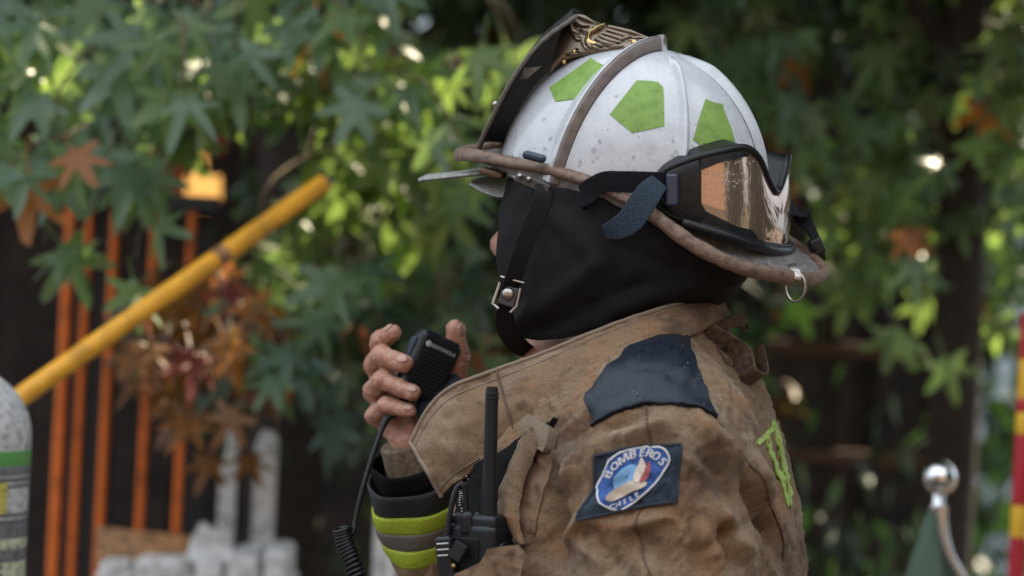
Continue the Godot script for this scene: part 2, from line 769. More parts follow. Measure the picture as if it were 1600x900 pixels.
	m.albedo_texture = noise_tex(0.03, 20, [[0.0, grey(0.3)], [0.5, grey(0.8)], [1.0, grey(1.0)]], 256, 5)
	tri(m, 16.0)
	m = mat("navy_patch", Color(0.013, 0.021, 0.036), 0.36)
	m.metallic_specular = 0.36
	m.albedo_texture = noise_tex(0.03, 22, [[0.0, grey(0.55)], [0.5, grey(0.85)], [1.0, Color(1.0, 1.0, 1.0)]], 512, 5)
	bump(m, fine, 0.05)
	tri(m, 9.0)
	m = mat("navy_cloth", Color(0.014, 0.019, 0.030), 0.85)
	m = mat("black_cloth", Color(0.008, 0.0078, 0.0085), 0.9)
	m.metallic_specular = 0.2
	m = mat("cuff_black", Color(0.022, 0.023, 0.027), 0.7)
	m.albedo_texture = grain
	tri(m, 15.0)
	m = mat("knit", Color(0.26, 0.19, 0.13), 0.95)
	m.albedo_texture = noise_tex(0.03, 23, [[0.0, grey(0.45)], [1.0, grey(1.0)]], 256, 4)
	bump(m, cloth_b, 0.08)
	tri(m, 14.0)
	m = mat("hood", Color(0.0155, 0.0140, 0.0165), 0.85)
	m.metallic_specular = 0.28
	m.albedo_texture = noise_tex(0.02, 24, [[0.0, grey(0.75)], [1.0, grey(1.0)]], 512, 6)
	bump(m, cloth_b, 0.02)
	tri(m, 9.0)
	m = mat("lime_band", Color(0.40, 0.50, 0.03), 0.6)
	m.albedo_texture = noise_tex(0.03, 25, [[0.0, Color(0.55, 0.52, 0.45)], [0.4, grey(0.9)], [1.0, grey(1.0)]], 512, 5)
	bump(m, weave(128, 16, true), 0.05)
	tri(m, 18.0)
	m = mat("grey_band", Color(0.16, 0.135, 0.115), 0.5)
	bump(m, weave(128, 16, true), 0.05)
	tri(m, 18.0)
	m.albedo_texture = grain
	m = mat("lime_tape", Color(0.36, 0.50, 0.09), 0.6)
	m.albedo_texture = grain
	tri(m, 30.0)
	m = mat("royal", Color(0.025, 0.095, 0.36), 0.7)
	m.albedo_texture = noise_tex(0.04, 26, [[0.0, grey(0.6)], [0.5, grey(0.9)], [1.0, Color(1.0, 1.0, 1.0)]], 256, 4)
	bump(m, cloth_b, 0.03)
	tri(m, 18.0)
	m = mat("emblem_white", Color(0.60, 0.60, 0.62), 0.8)
	m = mat("emblem_cream", Color(0.52, 0.44, 0.36), 0.8)
	m = mat("emblem_sky", Color(0.14, 0.30, 0.50), 0.8)
	m = mat("emblem_red", Color(0.24, 0.055, 0.065), 0.8)
	# skin
	m = mat("skin", Color(1, 1, 1), 0.48)
	m.vertex_color_use_as_albedo = true
	m.subsurf_scatter_enabled = true
	m.subsurf_scatter_strength = 0.12
	bump(m, noise_tex(0.10, 27, [], 256, 4), 0.035)
	tri(m, 35.0)
	m = mat("nail", Color(0.38, 0.22, 0.17), 0.28)
	m = mat("eye", Color(0.7, 0.68, 0.65), 0.2)
	# radio things
	m = mat("mic", Color(0.009, 0.012, 0.017), 0.32)
	m.metallic_specular = 0.4
	m.roughness_texture = grain
	tri(m, 20.0)
	m = mat("mic_face", Color(0.007, 0.008, 0.009), 0.5)
	m.metallic_specular = 0.3
	m = mat("mic_logo", Color(0.30, 0.31, 0.33), 0.5)
	m = mat("radio", Color(0.010, 0.012, 0.016), 0.34)
	m.metallic_specular = 0.4
	m.albedo_texture = grain
	tri(m, 18.0)
	m = mat("antenna", Color(0.008, 0.009, 0.011), 0.42)
	m.metallic_specular = 0.35
	setting_materials()

# ================================================================ the helmet
var HC: Vector3
var HF: Vector3
var HN: Vector3
var HU: Vector3
const HA := 0.150
const HB := 0.120
const HH := 0.157

func helmet_axes() -> void:
	HC = P(985, 292, 0)
	HN = Vector3(-0.30, -0.15, 0.94).normalized()
	HF = Vector3(-0.93, 0.262, -0.27)
	HF = (HF - HN * HF.dot(HN)).normalized()
	HU = HF.cross(HN)

func dome(th: float, ph: float, off := 0.0) -> Vector3:
	var d := Vector3(cos(th) * cos(ph), sin(ph), sin(th) * cos(ph))
	var n := Vector3(d.x / HA, d.y / HH, d.z / HB).normalized()
	return HC + HF * (d.x * HA + n.x * off) + HU * (d.y * HH + n.y * off) + HN * (d.z * HB + n.z * off)

func dome_normal(th: float, ph: float) -> Vector3:
	var n := Vector3(cos(th) * cos(ph) / HA, sin(ph) / HH, sin(th) * cos(ph) / HB).normalized()
	return HF * n.x + HU * n.y + HN * n.z

func hit_dome(px: float, py: float, off: float) -> Vector3:
	var o := Vector3(0, 0, FOCUS) - HC
	var d := (P(px, py, 0) - Vector3(0, 0, FOCUS)).normalized()
	var oo := Vector3(o.dot(HF) / HA, o.dot(HU) / HH, o.dot(HN) / HB)
	var dd := Vector3(d.dot(HF) / HA, d.dot(HU) / HH, d.dot(HN) / HB)
	var a := dd.dot(dd)
	var b := oo.dot(dd)
	var t := (-b - sqrt(maxf(0.0, b * b - a * (oo.dot(oo) - 1.0)))) / a
	var q := (oo + dd * t).normalized()
	var n := Vector3(q.x / HA, q.y / HH, q.z / HB).normalized()
	return HC + HF * (q.x * HA + n.x * off) + HU * (q.y * HH + n.y * off) + HN * (q.z * HB + n.z * off)

func mir(p: Vector3) -> Vector3:                         # to the other side of the helmet's middle plane
	return p - HN * (2.0 * (p - HC).dot(HN))

func mid(px: float, py: float, off := 0.0) -> Vector3:   # the pixel's point on the plane `off` metres to the near side of the middle plane
	var q := Vector2((px - 800.0) / F, (450.0 - py) / F)
	var k := HN.x * q.x + HN.y * q.y
	var w := (HN.dot(HC) + off - k * FOCUS) / (HN.z - k)
	return P(px, py, w)

func make_helmet() -> void:
	var t := thing("fire_helmet", "white ribbed fire helmet with green stickers and leather frontpiece, worn by the firefighter", "helmet", HC, S)
	# shell
	var rows := []
	for j in 41:
		var ph := -0.06 + (PI / 2 + 0.06) * j / 40.0
		var row := PackedVector3Array()
		for i in 96:
			var th := TAU * i / 96.0
			row.append(dome(th, minf(ph, PI / 2 - 0.004), 0.0))
		rows.append(row)
	var shell := part(t, "shell", sheet(rows, 0.003, true), M.shell)
	# stickers
	var sets := [[859, 137, 868, 159, 912, 153, 936, 124, 949, 105, 930, 96, 912, 100], [995, 126, 1017, 127, 1037, 150, 1038, 197, 988, 208, 953, 179], [1102, 155, 1116, 161, 1130, 171, 1142, 200, 1151, 232, 1100, 232, 1083, 218, 1092, 187]]
	for q in sets:
		part(shell, "sticker", patch(poly2(q), hit_dome, 0.0008, 8.0, 0.0008), M.sticker)
	for q in [[912, 100, 930, 96, 923, 91], [1017, 127, 1037, 150, 1036, 137, 1028, 129], [1102, 155, 1116, 161, 1130, 171, 1129, 163, 1114, 161]]:
		part(shell, "sticker_corner", patch(poly2(q), hit_dome, 0.0009, 8.0, 0.0008), M.sticker)
	# ribs: a big pair at the sides, thin ones behind, a crest front and back
	var specs := [[66.0, 0.025, 0.0135, 86.0], [-66.0, 0.025, 0.0135, 86.0], [121.0, 0.016, 0.0085, 78.0], [-121.0, 0.016, 0.0085, 78.0], [180.0, 0.034, 0.0085, 84.0], [0.0, 0.026, 0.006, 84.0]]
	for sp in specs:
		var th := deg_to_rad(sp[0])
		var path := PackedVector3Array()
		var xs := PackedVector3Array()
		var ys := PackedVector3Array()
		var profs := []
		for i in 40:
			var f := i / 39.0
			var ph := deg_to_rad(lerpf(1.0, sp[3], f))
			path.append(dome(th, ph, -0.0012))
			ys.append(dome_normal(th, ph))
			var along := (dome(th, ph + 0.01) - dome(th, ph - 0.01)).normalized()
			xs.append(ys[i].cross(along))
			var hgt: float = sp[2] * (0.55 + 0.55 * f) + 0.0012
			if absf(sp[0]) > 100.0 and absf(sp[0]) < 150.0:
				hgt = sp[2] * clampf((1.0 - f) * 6.0, 0.15, 1.0) + 0.0012
			if absf(sp[0]) == 180.0 or sp[0] == 0.0:
				hgt *= clampf((1.0 - f) * 5.0, 0.12, 1.0)
			var wd: float = sp[1] * (0.5 - 0.12 * f)
			if absf(sp[0]) == 66.0:                              # gentle towards the front, steep behind
				var g := wd * signf(sp[0])
				profs.append(PackedVector2Array([Vector2(g * 1.7, 0), Vector2(g * 1.15, hgt * 0.16), Vector2(g * 0.45, hgt * 0.62), Vector2(g * 0.05, hgt * 0.97), Vector2(-g * 0.25, hgt), Vector2(-g * 0.50, hgt * 0.80), Vector2(-g * 0.85, hgt * 0.25), Vector2(-g * 1.0, 0)]))
				for e in 8:
					profs[i][e].y -= profs[i][e].x * profs[i][e].x * 4.2
				continue
			profs.append(PackedVector2Array([Vector2(wd, 0), Vector2(wd * 0.8, hgt * 0.10), Vector2(wd * 0.40, hgt * 0.62), Vector2(wd * 0.12, hgt * 0.98), Vector2(-wd * 0.12, hgt * 0.98), Vector2(-wd * 0.40, hgt * 0.62), Vector2(-wd * 0.8, hgt * 0.10), Vector2(-wd, 0)]))
		var rib := part(t, "rib", sweep(path, xs, ys, profs), M.shell)
		if absf(sp[0]) == 66.0:                              # the rear face of the big ribs is scuffed bare
			var worn := []
			for q: PackedVector2Array in profs:
				var sg := signf(sp[0]) * 0.0007
				worn.append(PackedVector2Array([Vector2(q[4].x * 0.9, q[4].y * 0.5), Vector2(q[4].x, q[4].y + 0.0004), Vector2(q[5].x - sg, q[5].y + 0.0005), Vector2(q[6].x - sg, q[6].y + 0.0005), Vector2(q[7].x - sg, 0.0)]))
			part(rib, "worn_face", sweep(path, xs, ys, worn), M.rib)
	# water drops and chips on the shell
	rng.seed = 11
	var drops := []
	for i in 110:
		var q := Vector2(rng.randf_range(800, 1150), rng.randf_range(90, 285))
		if rng.randf() < 0.7:
			q.y = rng.randf_range(200, 285)
		var p := hit_dome(q.x, q.y, 0.0)
		if (p - HC).dot(HU) < 0.012 or (p - HC).dot(HN) < 0.01:
			continue
		var s := 0.0005 + 0.0020 * pow(rng.randf(), 2.5)
		var n := (p - HC).normalized()
		var up := HU - n * n.dot(HU)
		drops.append(moved(ball(Vector3.ZERO, Vector3(s, s * rng.randf_range(1.0, 1.7), s * 0.5), 8), Transform3D(Basis(up.cross(n).normalized(), up.normalized(), n), p)))
	var dr := part(shell, "water_drops", joined(drops), M.water, "stuff")
	# brim: its outer edge, near half by pixel, the other half mirrored
	var near := pts3([719, 241, -0.058, 736, 242, 0.0, 790, 252, 0.05, 868, 268, 0.095, 940, 291, 0.122, 1005, 325, 0.140, 1080, 380, 0.150, 1150, 415, 0.142, 1218, 431, 0.116, 1262, 437, 0.085, 1284, 430, 0.050])
	var key := [0.0, 20.0, 45.0, 70.0, 90.0, 108.0, 128.0, 146.0, 160.0, 171.0, 180.0]
	var all := near.duplicate()
	var keys := key.duplicate()
	for i in range(near.size() - 2, 0, -1):
		all.append(mir(near[i]))
		keys.append(360.0 - key[i])
	var nb := 144
	var outer := smooth(all, nb, true)
	var thetas := PackedFloat32Array()
	keys.append(360.0)
	for i in nb:
		var f := float(i) / nb * all.size()
		var k := int(f)
		thetas.append(deg_to_rad(lerpf(keys[k], keys[k + 1], f - k)))
	var brows := []
	for j in 7:
		var row := PackedVector3Array()
		for i in nb:
			var inn := dome(thetas[i], -0.03, -0.002)
			var f := j / 6.0
			var p: Vector3 = inn.lerp(outer[i], f) - HU * (0.010 * sin(f * PI) * (0.4 + 0.6 * sin(thetas[i] * 0.5)))
			row.append(p + HU * 0.0015 * nz.get_noise_3dv(p * 90.0))
		brows.append(row)
	part(t, "brim", sheet(brows, 0.0035, true), M.brim)
	# inner padding closes the underside
	var irows := []
	for j in 6:
		var row := PackedVector3Array()
		for i in 60:
			var th := TAU * i / 60.0
			row.append(HC + (dome(th, 0.0) - HC) * (0.985 - 0.13 * j / 5.0) - HU * (0.02 * j / 5.0))
		irows.append(row)
	part(t, "liner", sheet(irows, 0.003, true), M.black_cloth)
	var ex := PackedVector3Array()
	var ey := PackedVector3Array()
	var profs := []
	for i in nb:
		var tg := (outer[(i + 1) % nb] - outer[(i - 1 + nb) % nb]).normalized()
		var o: Vector3 = (outer[i] - brows[5][i]).normalized()
		o = (o - tg * tg.dot(o)).normalized()
		ex.append(o)
		ey.append(tg.cross(o))
		var wob := 1.0 + 0.10 * nz.get_noise_3dv(outer[i] * 160.0)
		profs.append(circle(0.0064 * wob, 10, 0.0083 * wob))
	part(t, "brim_edging", sweep(outer, ex, ey, profs, true), M.edging)
	# frontpiece: a leather shield standing before the shell
	var ck := [[752, 220, 0.046], [770, 188, 0.058], [791, 150, 0.064], [812, 112, 0.066], [834, 78, 0.062], [854, 52, 0.056], [872, 34, 0.046], [886, 22, 0.034], [896, 12, 0.018]]
	var crow := []
	for c in ck:
		crow.append(mid(c[0], c[1]))
	var cl := smooth(crow, 33)
	var frows := []
	var nearedge := PackedVector3Array()
	for i in 33:
		var f := i / 32.0 * (ck.size() - 1)
		var k := mini(int(f), ck.size() - 2)
		var hw := lerpf(ck[k][2], ck[k + 1][2], f - k)
		hw *= 1.0 + (0.05 * sin(i * 1.9) + 0.03 * sin(i * 4.3)) * smoothstep(0.45, 0.75, i / 32.0)
		var row := PackedVector3Array()
		var tg := (cl[mini(i + 1, 32)] - cl[maxi(i - 1, 0)]).normalized()
		var outw := HN.cross(tg)
		if outw.dot(HF) < 0.0:
			outw = -outw
		for j in 13:
			var s := j / 6.0 - 1.0
			row.append(cl[i] + HN * (s * hw) - outw * (s * s * 0.012))
		frows.append(row)
		nearedge.append(row[12])
	var fp := part(t, "frontpiece", sheet(frows, 0.004), M.leather)
	part(fp, "worn_edge", tube(nearedge, [0.0024], 6), M.leather_edge)
	for q in [[774, 163, 0.052]]:
		part(fp, "screw", ball(mid(q[0], q[1], q[2]), Vector3(0.004, 0.004, 0.004)), M.steel)
	var tab := [mid(812, 124, 0.02), mid(824, 122, 0.02), mid(845, 104, 0.02), mid(819, 106, 0.02)]
	part(fp, "tab", sheet([PackedVector3Array([tab[0], tab[1]]), PackedVector3Array([tab[3], tab[2]])], 0.003), M.frosted)
	# eagle casting that carries the frontpiece
	var ridge := smooth([mid(886, 24), mid(905, 22), mid(930, 33), mid(955, 41), mid(985, 50), mid(1008, 56), mid(1030, 66)], 40)
	var low := smooth([mid(858, 118, 0.026), mid(872, 100, 0.026), mid(895, 90, 0.026), mid(930, 83, 0.026), mid(965, 79, 0.024), mid(1000, 73, 0.02), mid(1028, 68, 0.010)], 40)
	var er := []
	for j in 13:
		var row := PackedVector3Array()
		for i in 40:
			var s := j / 6.0 - 1.0
			var lo := low[i] if s < 0.0 else mir(low[i])
			row.append(lo.lerp(ridge[i], 1.0 - absf(s)) + HU * 0.0 + HN * (-signf(s) * 0.006 * sin(absf(s) * PI)))
		er.append(row)
	var eagle := part(t, "eagle_casting", sheet(er, 0.004), M.bronze)
	var es := func(px: float, py: float, up: float) -> Vector3:     # a point on the casting's near face
		var best := 1e9
		var out := Vector3.ZERO
		for j in range(0, 7):
			for i in 40:
				var d := pix(er[j][i]).distance_squared_to(Vector2(px, py))
				if d < best:
					best = d
					out = er[j][i]
		return mid(px, py, (out - HC).dot(HN) + up)
	var strokes := [
		[951, 41, 985, 50, 1003, 56, 0.0030], [947, 46, 978, 56, 996, 60, 0.0032], [941, 51, 968, 60, 985, 63, 0.0032], [935, 55, 957, 64, 972, 66, 0.0032], [930, 60, 946, 67, 960, 69, 0.0030], [925, 64, 936, 70, 948, 72, 0.0028],
		[896, 24, 913, 28, 932, 38, 0.0034], [894, 28, 905, 38, 922, 40, 0.0030], [897, 34, 903, 40, 913, 41, 0.0022], [891, 34, 893, 46, 907, 54, 0.0030], [890, 44, 896, 54, 908, 58, 0.0026], [893, 52, 900, 60, 909, 62, 0.0022],
		[908, 66, 914, 74, 922, 79, 0.0026], [914, 64, 921, 72, 929, 77, 0.0026], [920, 70, 930, 74, 940, 78, 0.0022], [944, 73, 952, 70, 962, 68, 0.0024], [950, 75, 962, 72, 975, 72, 0.0024], [968, 62, 980, 58, 990, 57, 0.0022],
		[975, 66, 985, 63, 996, 63, 0.0022], [990, 58, 1004, 59, 1014, 62, 0.0022], [1000, 54, 1012, 60, 1022, 65, 0.0020], [900, 76, 906, 80, 914, 82, 0.0024], [884, 86, 894, 84, 904, 84, 0.0022], [932, 79, 945, 76, 955, 77, 0.0018], [905, 46, 914, 48, 920, 52, 0.002], [925, 42, 934, 44, 940, 44, 0.002]]
	for s in strokes:
		var ps := smooth([es.call(s[0], s[1], 0.000), es.call(s[2], s[3], 0.0022), es.call(s[4], s[5], 0.0005)], 9)
		part(eagle, "feather", tube(ps, [s[6] * 0.6, s[6], s[6] * 0.35], 7), M.bronze)
	var band := smooth([es.call(944, 40, 0.004), es.call(932, 45, 0.0048), es.call(918, 57, 0.0042), es.call(919, 64, 0.003), es.call(932, 68, 0.002)], 14)
	part(eagle, "buckle_band", ribbon(band, PackedVector3Array([Vector3(0.6, 0.7, 0)]), [0.006, 0.006, 0.006, 0.003], 0.002), M.brass)
	for q in [[941, 42], [935, 46], [928, 51], [922, 56]]:
		part(eagle, "stud", ball(es.call(q[0], q[1], 0.0055), Vector3.ONE * 0.0011, 6), M.dark_metal)
	for q in [[991, 67, 0.0042], [881, 97, 0.003], [897, 81, 0.0025]]:
		part(eagle, "rivet", ball(es.call(q[0], q[1], 0.003), Vector3.ONE * q[2], 10), M.brass)
	# flip-down eye shields, folded out under the front brim
	var pl := [PackedVector3Array(smooth(pts3([653, 279, -0.03, 700, 274, -0.015, 778, 266, 0.0]), 9)), PackedVector3Array(smooth(pts3([668, 272, -0.12, 710, 268, -0.11, 790, 258, -0.10]), 9))]
	part(t, "eye_shield", sheet(pl, 0.004), M.frosted)
	var pl2 := [PackedVector3Array(smooth(pts3([735, 285, -0.01, 752, 297, 0.005, 782, 306, 0.02, 806, 298, 0.025]), 9)), PackedVector3Array(smooth(pts3([738, 281, -0.06, 760, 276, -0.06, 790, 276, -0.06, 806, 276, -0.06]), 9))]
	part(t, "eye_shield", sheet(pl2, 0.003), M.frosted)
	part(t, "hinge", rbox(Vector3(0.028, 0.007, 0.02), 0.003, Transform3D(Basis(HF, HU, -HN), P(770, 270, 0.03))), M.rust)
	part(t, "knob", rbox(Vector3(0.026, 0.009, 0.012), 0.004, Transform3D(Basis(HF, HU, -HN), P(835, 245, 0.098))), M.navy_plastic)
	# chin strap: bracket, webbing, buckle, lower strap
	var br := part(t, "strap_bracket", rbox(Vector3(0.040, 0.012, 0.005), 0.002, Transform3D(Basis(Vector3(0, 0, 1), -0.42) * Basis(Vector3.UP, -0.2), P(832, 287, 0.105))), M.dark_metal)
	for q in [[812, 275], [826, 280]]:
		part(br, "rivet", ball(P(q[0], q[1], 0.109), Vector3.ONE * 0.003, 8), M.steel)
	var web := smooth(pts3([848, 288, 0.108, 848, 310, 0.112, 832, 350, 0.112, 815, 395, 0.108, 803, 432, 0.098, 797, 452, 0.088]), 24)
	part(t, "chin_strap", ribbon(web, PackedVector3Array([Vector3(1, 0.1, -0.35)]), [0.017, 0.021, 0.021, 0.021, 0.020], 0.0025), M.webbing)
	var lowst := smooth(pts3([793, 470, 0.082, 788, 495, 0.070, 797, 525, 0.050, 822, 549, 0.020, 850, 556, -0.03]), 20)
	part(t, "chin_strap", ribbon(lowst, PackedVector3Array([Vector3(1, 0.15, -0.3), Vector3(1, 0.3, -0.2)]), [0.018, 0.022, 0.021, 0.020], 0.0025), M.webbing)
	var bx := Transform3D(Basis(Vector3(0, 0, 1), -0.28) * Basis(Vector3.UP, -0.35), P(795, 463, 0.093))
	var bk := part(t, "buckle", rbox(Vector3(0.020, 0.022, 0.005), 0.002, bx), M.dark_metal)
	part(bk, "bar", tube(PackedVector3Array([bx * Vector3(-0.014, 0.018, 0.003), bx * Vector3(0.014, 0.018, 0.003)]), [0.0016], 8), M.steel)
	part(bk, "bar", tube(PackedVector3Array([bx * Vector3(-0.012, 0.012, 0.004), bx * Vector3(-0.014, -0.012, 0.003), bx * Vector3(-0.006, -0.016, 0.003)]), [0.002], 8), M.steel)
	part(bk, "bar", tube(PackedVector3Array([bx * Vector3(0.012, 0.012, 0.004), bx * Vector3(0.013, -0.008, 0.003), bx * Vector3(0.008, -0.016, 0.003)]), [0.0018], 8), M.steel)
	part(bk, "latch", ball(bx * Vector3(0, 0.002, 0.004), Vector3(0.007, 0.007, 0.004), 12), M.steel)
	# hanging ring at the back of the brim
	var rg := PackedVector3Array()
	for i in 24:
		var a := TAU * i / 24.0
		rg.append(P(1243, 448, 0.108) + Vector3(cos(a) * 0.0095, sin(a) * 0.0155, cos(a) * 0.006))
	part(t, "ring", tube(rg, [0.0016], 8, true), M.steel)
	part(t, "ring_clip", ribbon(smooth([P(1236, 413, 0.095), P(1243, 424, 0.108), P(1245, 436, 0.112), P(1243, 443, 0.108)], 8), PackedVector3Array([Vector3(1, 0, 0.3)]), [0.010], 0.0015), M.steel)

func make_goggles() -> void:
	var t := thing("safety_goggles", "black goggles with mirrored amber lens strapped around the back of the helmet", "goggles", P(1180, 380, 0.1), S)
	# stations from the side piece round to the nose notch: pixel x, top, bottom, depth
	var st := [[1030, 276, 322, 0.134], [1048, 262, 336, 0.139], [1090, 246, 350, 0.1395], [1130, 236, 363, 0.134], [1163, 231, 374, 0.121], [1185, 246, 380, 0.103], [1200, 280, 384, 0.084], [1213, 300, 386, 0.064], [1224, 277, 387, 0.042], [1231, 247, 385, 0.015], [1230, 247, 380, -0.02], [1216, 252, 373, -0.055], [1190, 258, 362, -0.085], [1160, 264, 350, -0.105], [1130, 270, 338, -0.115]]
	var top := []
	var bot := []
	for q in st:
		top.append(P(q[0], q[1], q[3]))
		bot.append(P(q[0], q[2], q[3] - 0.004))
	var n := 97
	var tp := smooth(top, n)
	var bt := smooth(bot, n)
	var side0 := 13
	# lens
	var rows := []
	for j in 9:
		var row := PackedVector3Array()
		for i in range(side0, n - side0):
			var f := lerpf(0.03, 0.97, j / 8.0)
			row.append(bt[i].lerp(tp[i], f) + (bt[i] - HC).slide(HU).normalized() * 0.003 * sin(f * PI))
		rows.append(row)
	var lens := part(t, "lens", sheet(rows, 0.0015), M.lens)
	# rubber skirt towards the helmet
	var srows := []
	for e in [[0.0, 0.0], [0.18, 0.0], [0.24, 0.10], [0.26, 0.25], [0.26, 0.75], [0.24, 0.90], [0.18, 1.0], [0.0, 1.0]]:
		var row := PackedVector3Array()
		for i in n:
			var p := bt[i].lerp(tp[i], e[1])
			row.append(p.lerp(HC + HU * (p - HC).dot(HU), e[0]))
		srows.append(row)
	part(t, "skirt", sheet(srows, 0.002), M.rubber)
	var loop := PackedVector3Array()
	for i in n:
		loop.append(tp[i])
	for i in n:
		loop.append(bt[n - 1 - i])
	part(t, "frame", tube(loop, [0.0042], 8, true), M.rubber)
	# side pieces, blank part of the frame and lens borders
	for far in [false, true]:
		var b := []
		for j in 5:
			var row := PackedVector3Array()
			for i in range(0, side0 + 2):
				var f := lerpf(0.02, 0.98, j / 4.0)
				var e := n - 1 - i if far else i
				row.append(bt[e].lerp(tp[e], f) + (bt[e] - HC).slide(HU).normalized() * 0.0045)
			b.append(row)
		part(t, "side_piece", sheet(b, 0.005), M.rubber)
		var c := P(1050, 297, 0.147)
		part(t, "strap_clip", rbox(Vector3(0.013, 0.034, 0.008), 0.003, Transform3D(Basis(), c) if not far else Transform3D(Basis(Vector3.UP, 0.6), mir(c))), M.navy_plastic)
	# heavier lower rim and the rounded borders of the clear area
	var lowrim := PackedVector3Array()
	for i in range(10, n - 10):
		lowrim.append(bt[i] + (bt[i] - HC).slide(HU).normalized() * 0.003 - HU * 0.003)
	part(t, "lower_rim", tube(lowrim, [0.006], 8), M.rubber)
	var cr := func(px: float, py: float, off: float) -> Vector3:
		var best := 1e9
		var d := 0.0
		for row in rows:
			for i in 40:
				var q: float = pix(row[i]).distance_squared_to(Vector2(px, py))
				if q < best:
					best = q
					d = row[i].z
		return P(px, py, d + off)
	part(t, "lens_border", patch(poly2([1064, 262, 1096, 262, 1096, 318, 1103, 330, 1150, 353, 1176, 360, 1185, 372, 1158, 369, 1120, 356, 1080, 344, 1064, 338]), cr, 0.0028, 9.0, 0.002), M.rubber)
	part(t, "lens_border", patch(poly2([1064, 262, 1085, 250, 1125, 239, 1160, 236, 1180, 246, 1172, 244, 1140, 250, 1120, 256, 1096, 266]), cr, 0.0028, 9.0, 0.002), M.rubber)
	rng.seed = 4
	var dl := []
	for i in 46:
		var p: Vector3 = cr.call(rng.randf_range(1125, 1178), rng.randf_range(248, 292), 0.001)
		var s := rng.randf_range(0.0005, 0.0012)
		dl.append(ball(p, Vector3(s, s, s * 0.6), 6))
	part(lens, "water_drops", joined(dl), M.water, "stuff")
	# strap: along the shell, over the brim edge and back under it, with a loose end
	var sp := smooth(pts3([1040, 288, 0.143, 1010, 286, 0.144, 975, 284, 0.142, 945, 284, 0.138, 925, 294, 0.139, 913, 308, 0.134, 918, 314, 0.120]), 28)
	part(t, "strap", ribbon(sp, PackedVector3Array([Vector3(0.05, 1, 0.2), Vector3(0.05, 1, 0.2)]), [0.026, 0.024, 0.022, 0.022, 0.024, 0.020], 0.003), M.strap)
	var le := smooth(pts3([1030, 284, 0.150, 1015, 300, 0.158, 1000, 322, 0.162, 984, 345, 0.163, 962, 358, 0.160, 944, 362, 0.154]), 20)
	part(t, "strap_end", ribbon(le, PackedVector3Array([Vector3(0.8, -0.6, 0.1)]), [0.020, 0.027, 0.029, 0.028, 0.023, 0.014], 0.003), M.denim)
	var fs := smooth(pts3([1225, 322, 0.02, 1243, 326, -0.01, 1262, 348, -0.03, 1276, 378, -0.03, 1281, 398, -0.02]), 16)
	part(t, "strap", ribbon(fs, PackedVector3Array([Vector3(-0.6, 0.5, 0.6)]), [0.024], 0.003), M.strap)
	part(t, "strap_keeper", rbox(Vector3(0.016, 0.020, 0.014), 0.004, Transform3D(Basis(Vector3(0, 0, 1), 0.4), P(1276, 386, -0.022))), M.rubber)

# ================================================================ the firefighter
var down: Vector3            # true vertical, in S
var ground_y := 0.0
var TK := []                 # torso sections: y, centre x, half depth, half width
var sleeves := Bones.new()
var folds := []              # px, py, px, py, width, height in metres

func drop(px: float, py: float, w: float, metres: float) -> Vector3:
	return P(px, py, w) + down * metres

func torso_sd(p: Vector3) -> float:
	var n := TK.size()
	var y := p.y
	var k := 0
	while k < n - 2 and y < TK[k + 1][0]:
		k += 1
	var a: Array = TK[k]
	var b: Array = TK[k + 1]
	var t := clampf((y - a[0]) / (b[0] - a[0]), 0.0, 1.0)
	t = t * t * (3.0 - 2.0 * t) * 0.4 + t * 0.6
	var ax := lerpf(a[2], b[2], t)
	var az := lerpf(a[3], b[3], t)
	var x := p.x - lerpf(a[1], b[1], t) + 0.20 * p.z      # turned a little from the camera
	var r := sqrt(x * x / (ax * ax) + p.z * p.z / (az * az))
	var d := (r - 1.0) * minf(ax, az)
	return maxf(d, maxf(y - TK[0][0], TK[n - 1][0] - y))

func jacket_sd(p: Vector3) -> float:
	return smin(torso_sd(p), sleeves.sd(p), 0.028)

func jacket_disp(p: Vector3) -> float:                   # folds and creases of the heavy cloth
	var q := p * Vector3(1.0, 0.75, 1.0)
	var warp := Vector3(nz.get_noise_3dv(q * 14.0), nz.get_noise_3dv(q * 14.0 + Vector3(7, 1, 3)), nz.get_noise_3dv(q * 14.0 + Vector3(2, 9, 5))) * 0.05
	var n1 := nz.get_noise_3dv((q + warp) * 26.0)
	var d := 0.0036 * n1 + 0.0052 * (0.45 - 0.9 * sqrt(absf(nz2.get_noise_3dv((q + warp * 1.3) * 24.0)))) + 0.0022 * (0.3 - absf(nz.get_noise_3dv((q + warp * 0.8) * Vector3(75.0, 34.0, 75.0)))) + 0.0006 * nz2.get_noise_3dv(q * 150.0)
	if p.z > -0.02:
		var s := pix(p)
		for f in folds:
			var a := Vector2(f[0], f[1])
			var b := Vector2(f[2], f[3])
			var e := b - a
			var t := clampf((s - a).dot(e) / e.length_squared(), 0.0, 1.0)
			var x: float = (s - a - e * t).length() / f[4]
			if x < 2.5:
				d += 2.0 * f[5] * exp(-x * x) * (1.0 - 0.75 * absf(t * 2.0 - 1.0) ** 2.0)
	return d

func grad(sdf: Callable, p: Vector3, e := 0.004) -> Vector3:
	return Vector3(sdf.call(p + Vector3(e, 0, 0)) - sdf.call(p - Vector3(e, 0, 0)), sdf.call(p + Vector3(0, e, 0)) - sdf.call(p - Vector3(0, e, 0)), sdf.call(p + Vector3(0, 0, e)) - sdf.call(p - Vector3(0, 0, e))).normalized()

